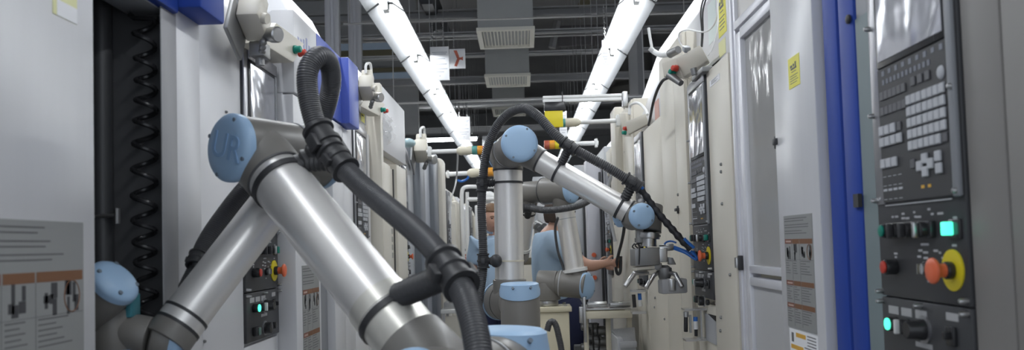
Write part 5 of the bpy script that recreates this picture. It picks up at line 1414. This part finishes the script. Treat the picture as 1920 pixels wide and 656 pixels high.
def bench():
    Y = 4.75
    R = lambda px, py, y=Y: P(px, py, y)
    t = thing('roller_table', (R(1135, 590).x, Y, 0), 'cream framed roller table with two shiny rollers below the reaching arm', 'table')
    for x0, x1 in ((1101, 1138), (1144, 1182)):
        MB().cyl(R(x0, 571), R(x1, 570), .016, seg=20, ch=.003).build('roller', STEEL, t)
    a, b = R(1096, 582), R(1184, 597)
    MB().box(a.x, b.x, Y - .03, Y + .30, R(1100, 578).z - .01, R(1100, 578).z, .002).build('steel_bed', STEEL, t)
    MB().box(a.x, b.x, Y - .04, Y - .02, R(1100, 597).z, R(1100, 583).z, .003).box(a.x, b.x, Y + .28, Y + .30, R(1100, 597).z, R(1100, 583).z, .003).each('frame', TAN, t)
    z = R(1100, 597).z
    for px in (1141, 1099, 1181):
        x = R(px, 600).x; MB().box(x - .014, x + .014, Y + .02, Y + .05, .0, z + .01, .003).build('leg', TAN, t)
    MB().box(R(1092, 560).x, R(1097, 560).x, Y - .05, Y, R(1094, 640).z, R(1094, 556).z, .003).box(R(1086, 600).x, R(1094, 600).x, Y - .03, Y, R(1094, 605).z, R(1094, 574).z, .004).build('side_bracket', STEEL, t)
    # machinery under the table
    t2 = thing('hydraulic_unit', (R(1112, 640).x, Y + .2, 0), 'jumble of grey pumps and pipes under the roller table', 'hydraulic unit')
    m = MB(); rnd = random.Random(2)
    for i, (px, py, w) in enumerate(((1105, 612, .05), (1122, 620, .045), (1112, 634, .05), (1126, 640, .04), (1105, 650, .05), (1120, 655, .05))):
        p = R(px, py, Y + .15); m.cyl((p.x - w, p.y, p.z), (p.x + w, p.y, p.z), .022 + .006 * (i % 2), seg=14, ch=.004)
        m.cyl((p.x, p.y, 0), (p.x, p.y, p.z), .012, seg=8)
    m.each('pump_body', CAST, t2)
    p = R(1112, 648, Y + .24); MB().box(p.x - .11, p.x + .09, p.y, p.y + .1, .02, p.z, .005).build('tank', MGREY, t2)
    m = MB()
    for i in range(3):
        m.tube(spline([R(1100 + 11 * i, 606, Y + .11), R(1104 + 8 * i, 620, Y + .10), R(1100 + 12 * i, 640, Y + .11), R(1106 + 8 * i, 660, Y + .11)], 6), .006, 6)
    m.build('pipes', BLACK, t2)
    # chute
    t3 = thing('parts_chute', (R(1165, 640, 4.5).x, 4.5, 0), 'grey perforated chute sloping beside the cream machine, right of the roller table', 'chute')
    q = [R(1146, 617, 4.66), R(1190, 613, 4.66), R(1192, 640, 4.35), R(1163, 640, 4.35)]
    MB().prism(q, (0, 0, -.012), .002).build('chute_plate', mat('perforated grey plate', (.33, .34, .36), .4, .3, noise=.3, nscale=120), t3)
    MB().box(q[3].x, q[2].x, 4.35, 4.37, 0, q[2].z - .03, .002).box(q[0].x, q[0].x + .03, 4.37, 4.66, 0, q[0].z - .02, .002).box(q[3].x - .004, q[2].x + .004, 4.335, 4.352, q[2].z - .03, q[2].z + .002, .002).build('chute_body', LGREY, t3)
    MB().box(q[3].x + .02, q[2].x - .02, 4.348, 4.352, .5, q[2].z - .06).build('chute_front', CREAM, t3)
    # rag-dark lump and valve at the machine foot
    t4 = thing('valve_block', (R(1187, 560, 4.4).x, 4.4, 0), 'small valve block with black and blue cylinders, low on the third right machine', 'valve')
    S = lambda px, py: P(px, py, 4.45)
    MB().box(S(1183, 545).x, .6445, 4.42, 4.5, S(1190, 547).z, S(1190, 543).z).box(S(1183, 545).x, .6445, 4.42, 4.5, S(1190, 588).z, S(1190, 584).z).build('bracket', STEEL, t4)
    MB().cyl(S(1188, 552), S(1190, 576), .010, seg=14).build('black_cylinder', SHINYBLK, t4)
    MB().cyl(S(1199, 550), S(1200, 562), .010, seg=12).build('blue_cap', BLUETUBE, t4); MB().cyl(S(1200, 562), S(1201, 574), .011, seg=12).build('white_valve', WPL, t4)
    # strap the worker holds
    o = MB().tube(spline([P(1172, 400, 5.0), P(1170, 430, 5.05), P(1166, 452, 5.1), P(1160, 475, 5.17), P(1155, 500, 5.2), P(1158, 513, 5.2), P(1163, 508, 5.2), P(1164, 480, 5.2)], 10), .010, 10).build('pull_strap', BLACK)
    tag(o, 'black curved strap held by the reaching worker', 'strap')
    # grey column and rails in the mid distance right
    for k, (x0, x1, y0, y, mt, lb) in enumerate(((1098, 1128, 300, 6.6, mat('pale lilac column', (.50, .50, .54), .4), 'pale lilac-grey column behind the reaching arm'), (1075, 1096, 310, 7.6, LGREY, 'narrow grey column left of the lilac one'))):
        a, b = P(x0, y0, y), P(x1, y0, y); z1 = P(x0, 470, y).z if k == 0 else .1
        c = thing('column', ((a.x + b.x) / 2, y, 0), lb, 'column')
        MB().box(a.x, b.x, y, y + .2, 0, a.z, .006).build('column_body', mt, c)
        MB().box(b.x - .03, b.x - .01, y - .02, y, 0, a.z - .1, .003).build('black_channel', BLACK, c)
        m = MB()
        for j in range(3): m.lathe((a.x + .04, y, 1.25 - .09 * j), (0, -1, 0), [(0, .018), (.02, .018), (.02, 0)], 12)
        m.build('column_buttons', (ORANGE, SHINYBLK)[k], c)
bench()

# ------------------------------------------------------------------ light
w = bpy.data.worlds.new('hall air'); scene.world = w; w.use_nodes = True
bg = w.node_tree.nodes['Background']; bg.inputs[0].default_value = (.82, .90, 1.0, 1); bg.inputs[1].default_value = .95
scene.view_settings.view_transform = 'Standard'; scene.view_settings.look = 'None'
scene.view_settings.exposure = 0; scene.view_settings.gamma = 1; scene.view_settings.use_curve_mapping = False
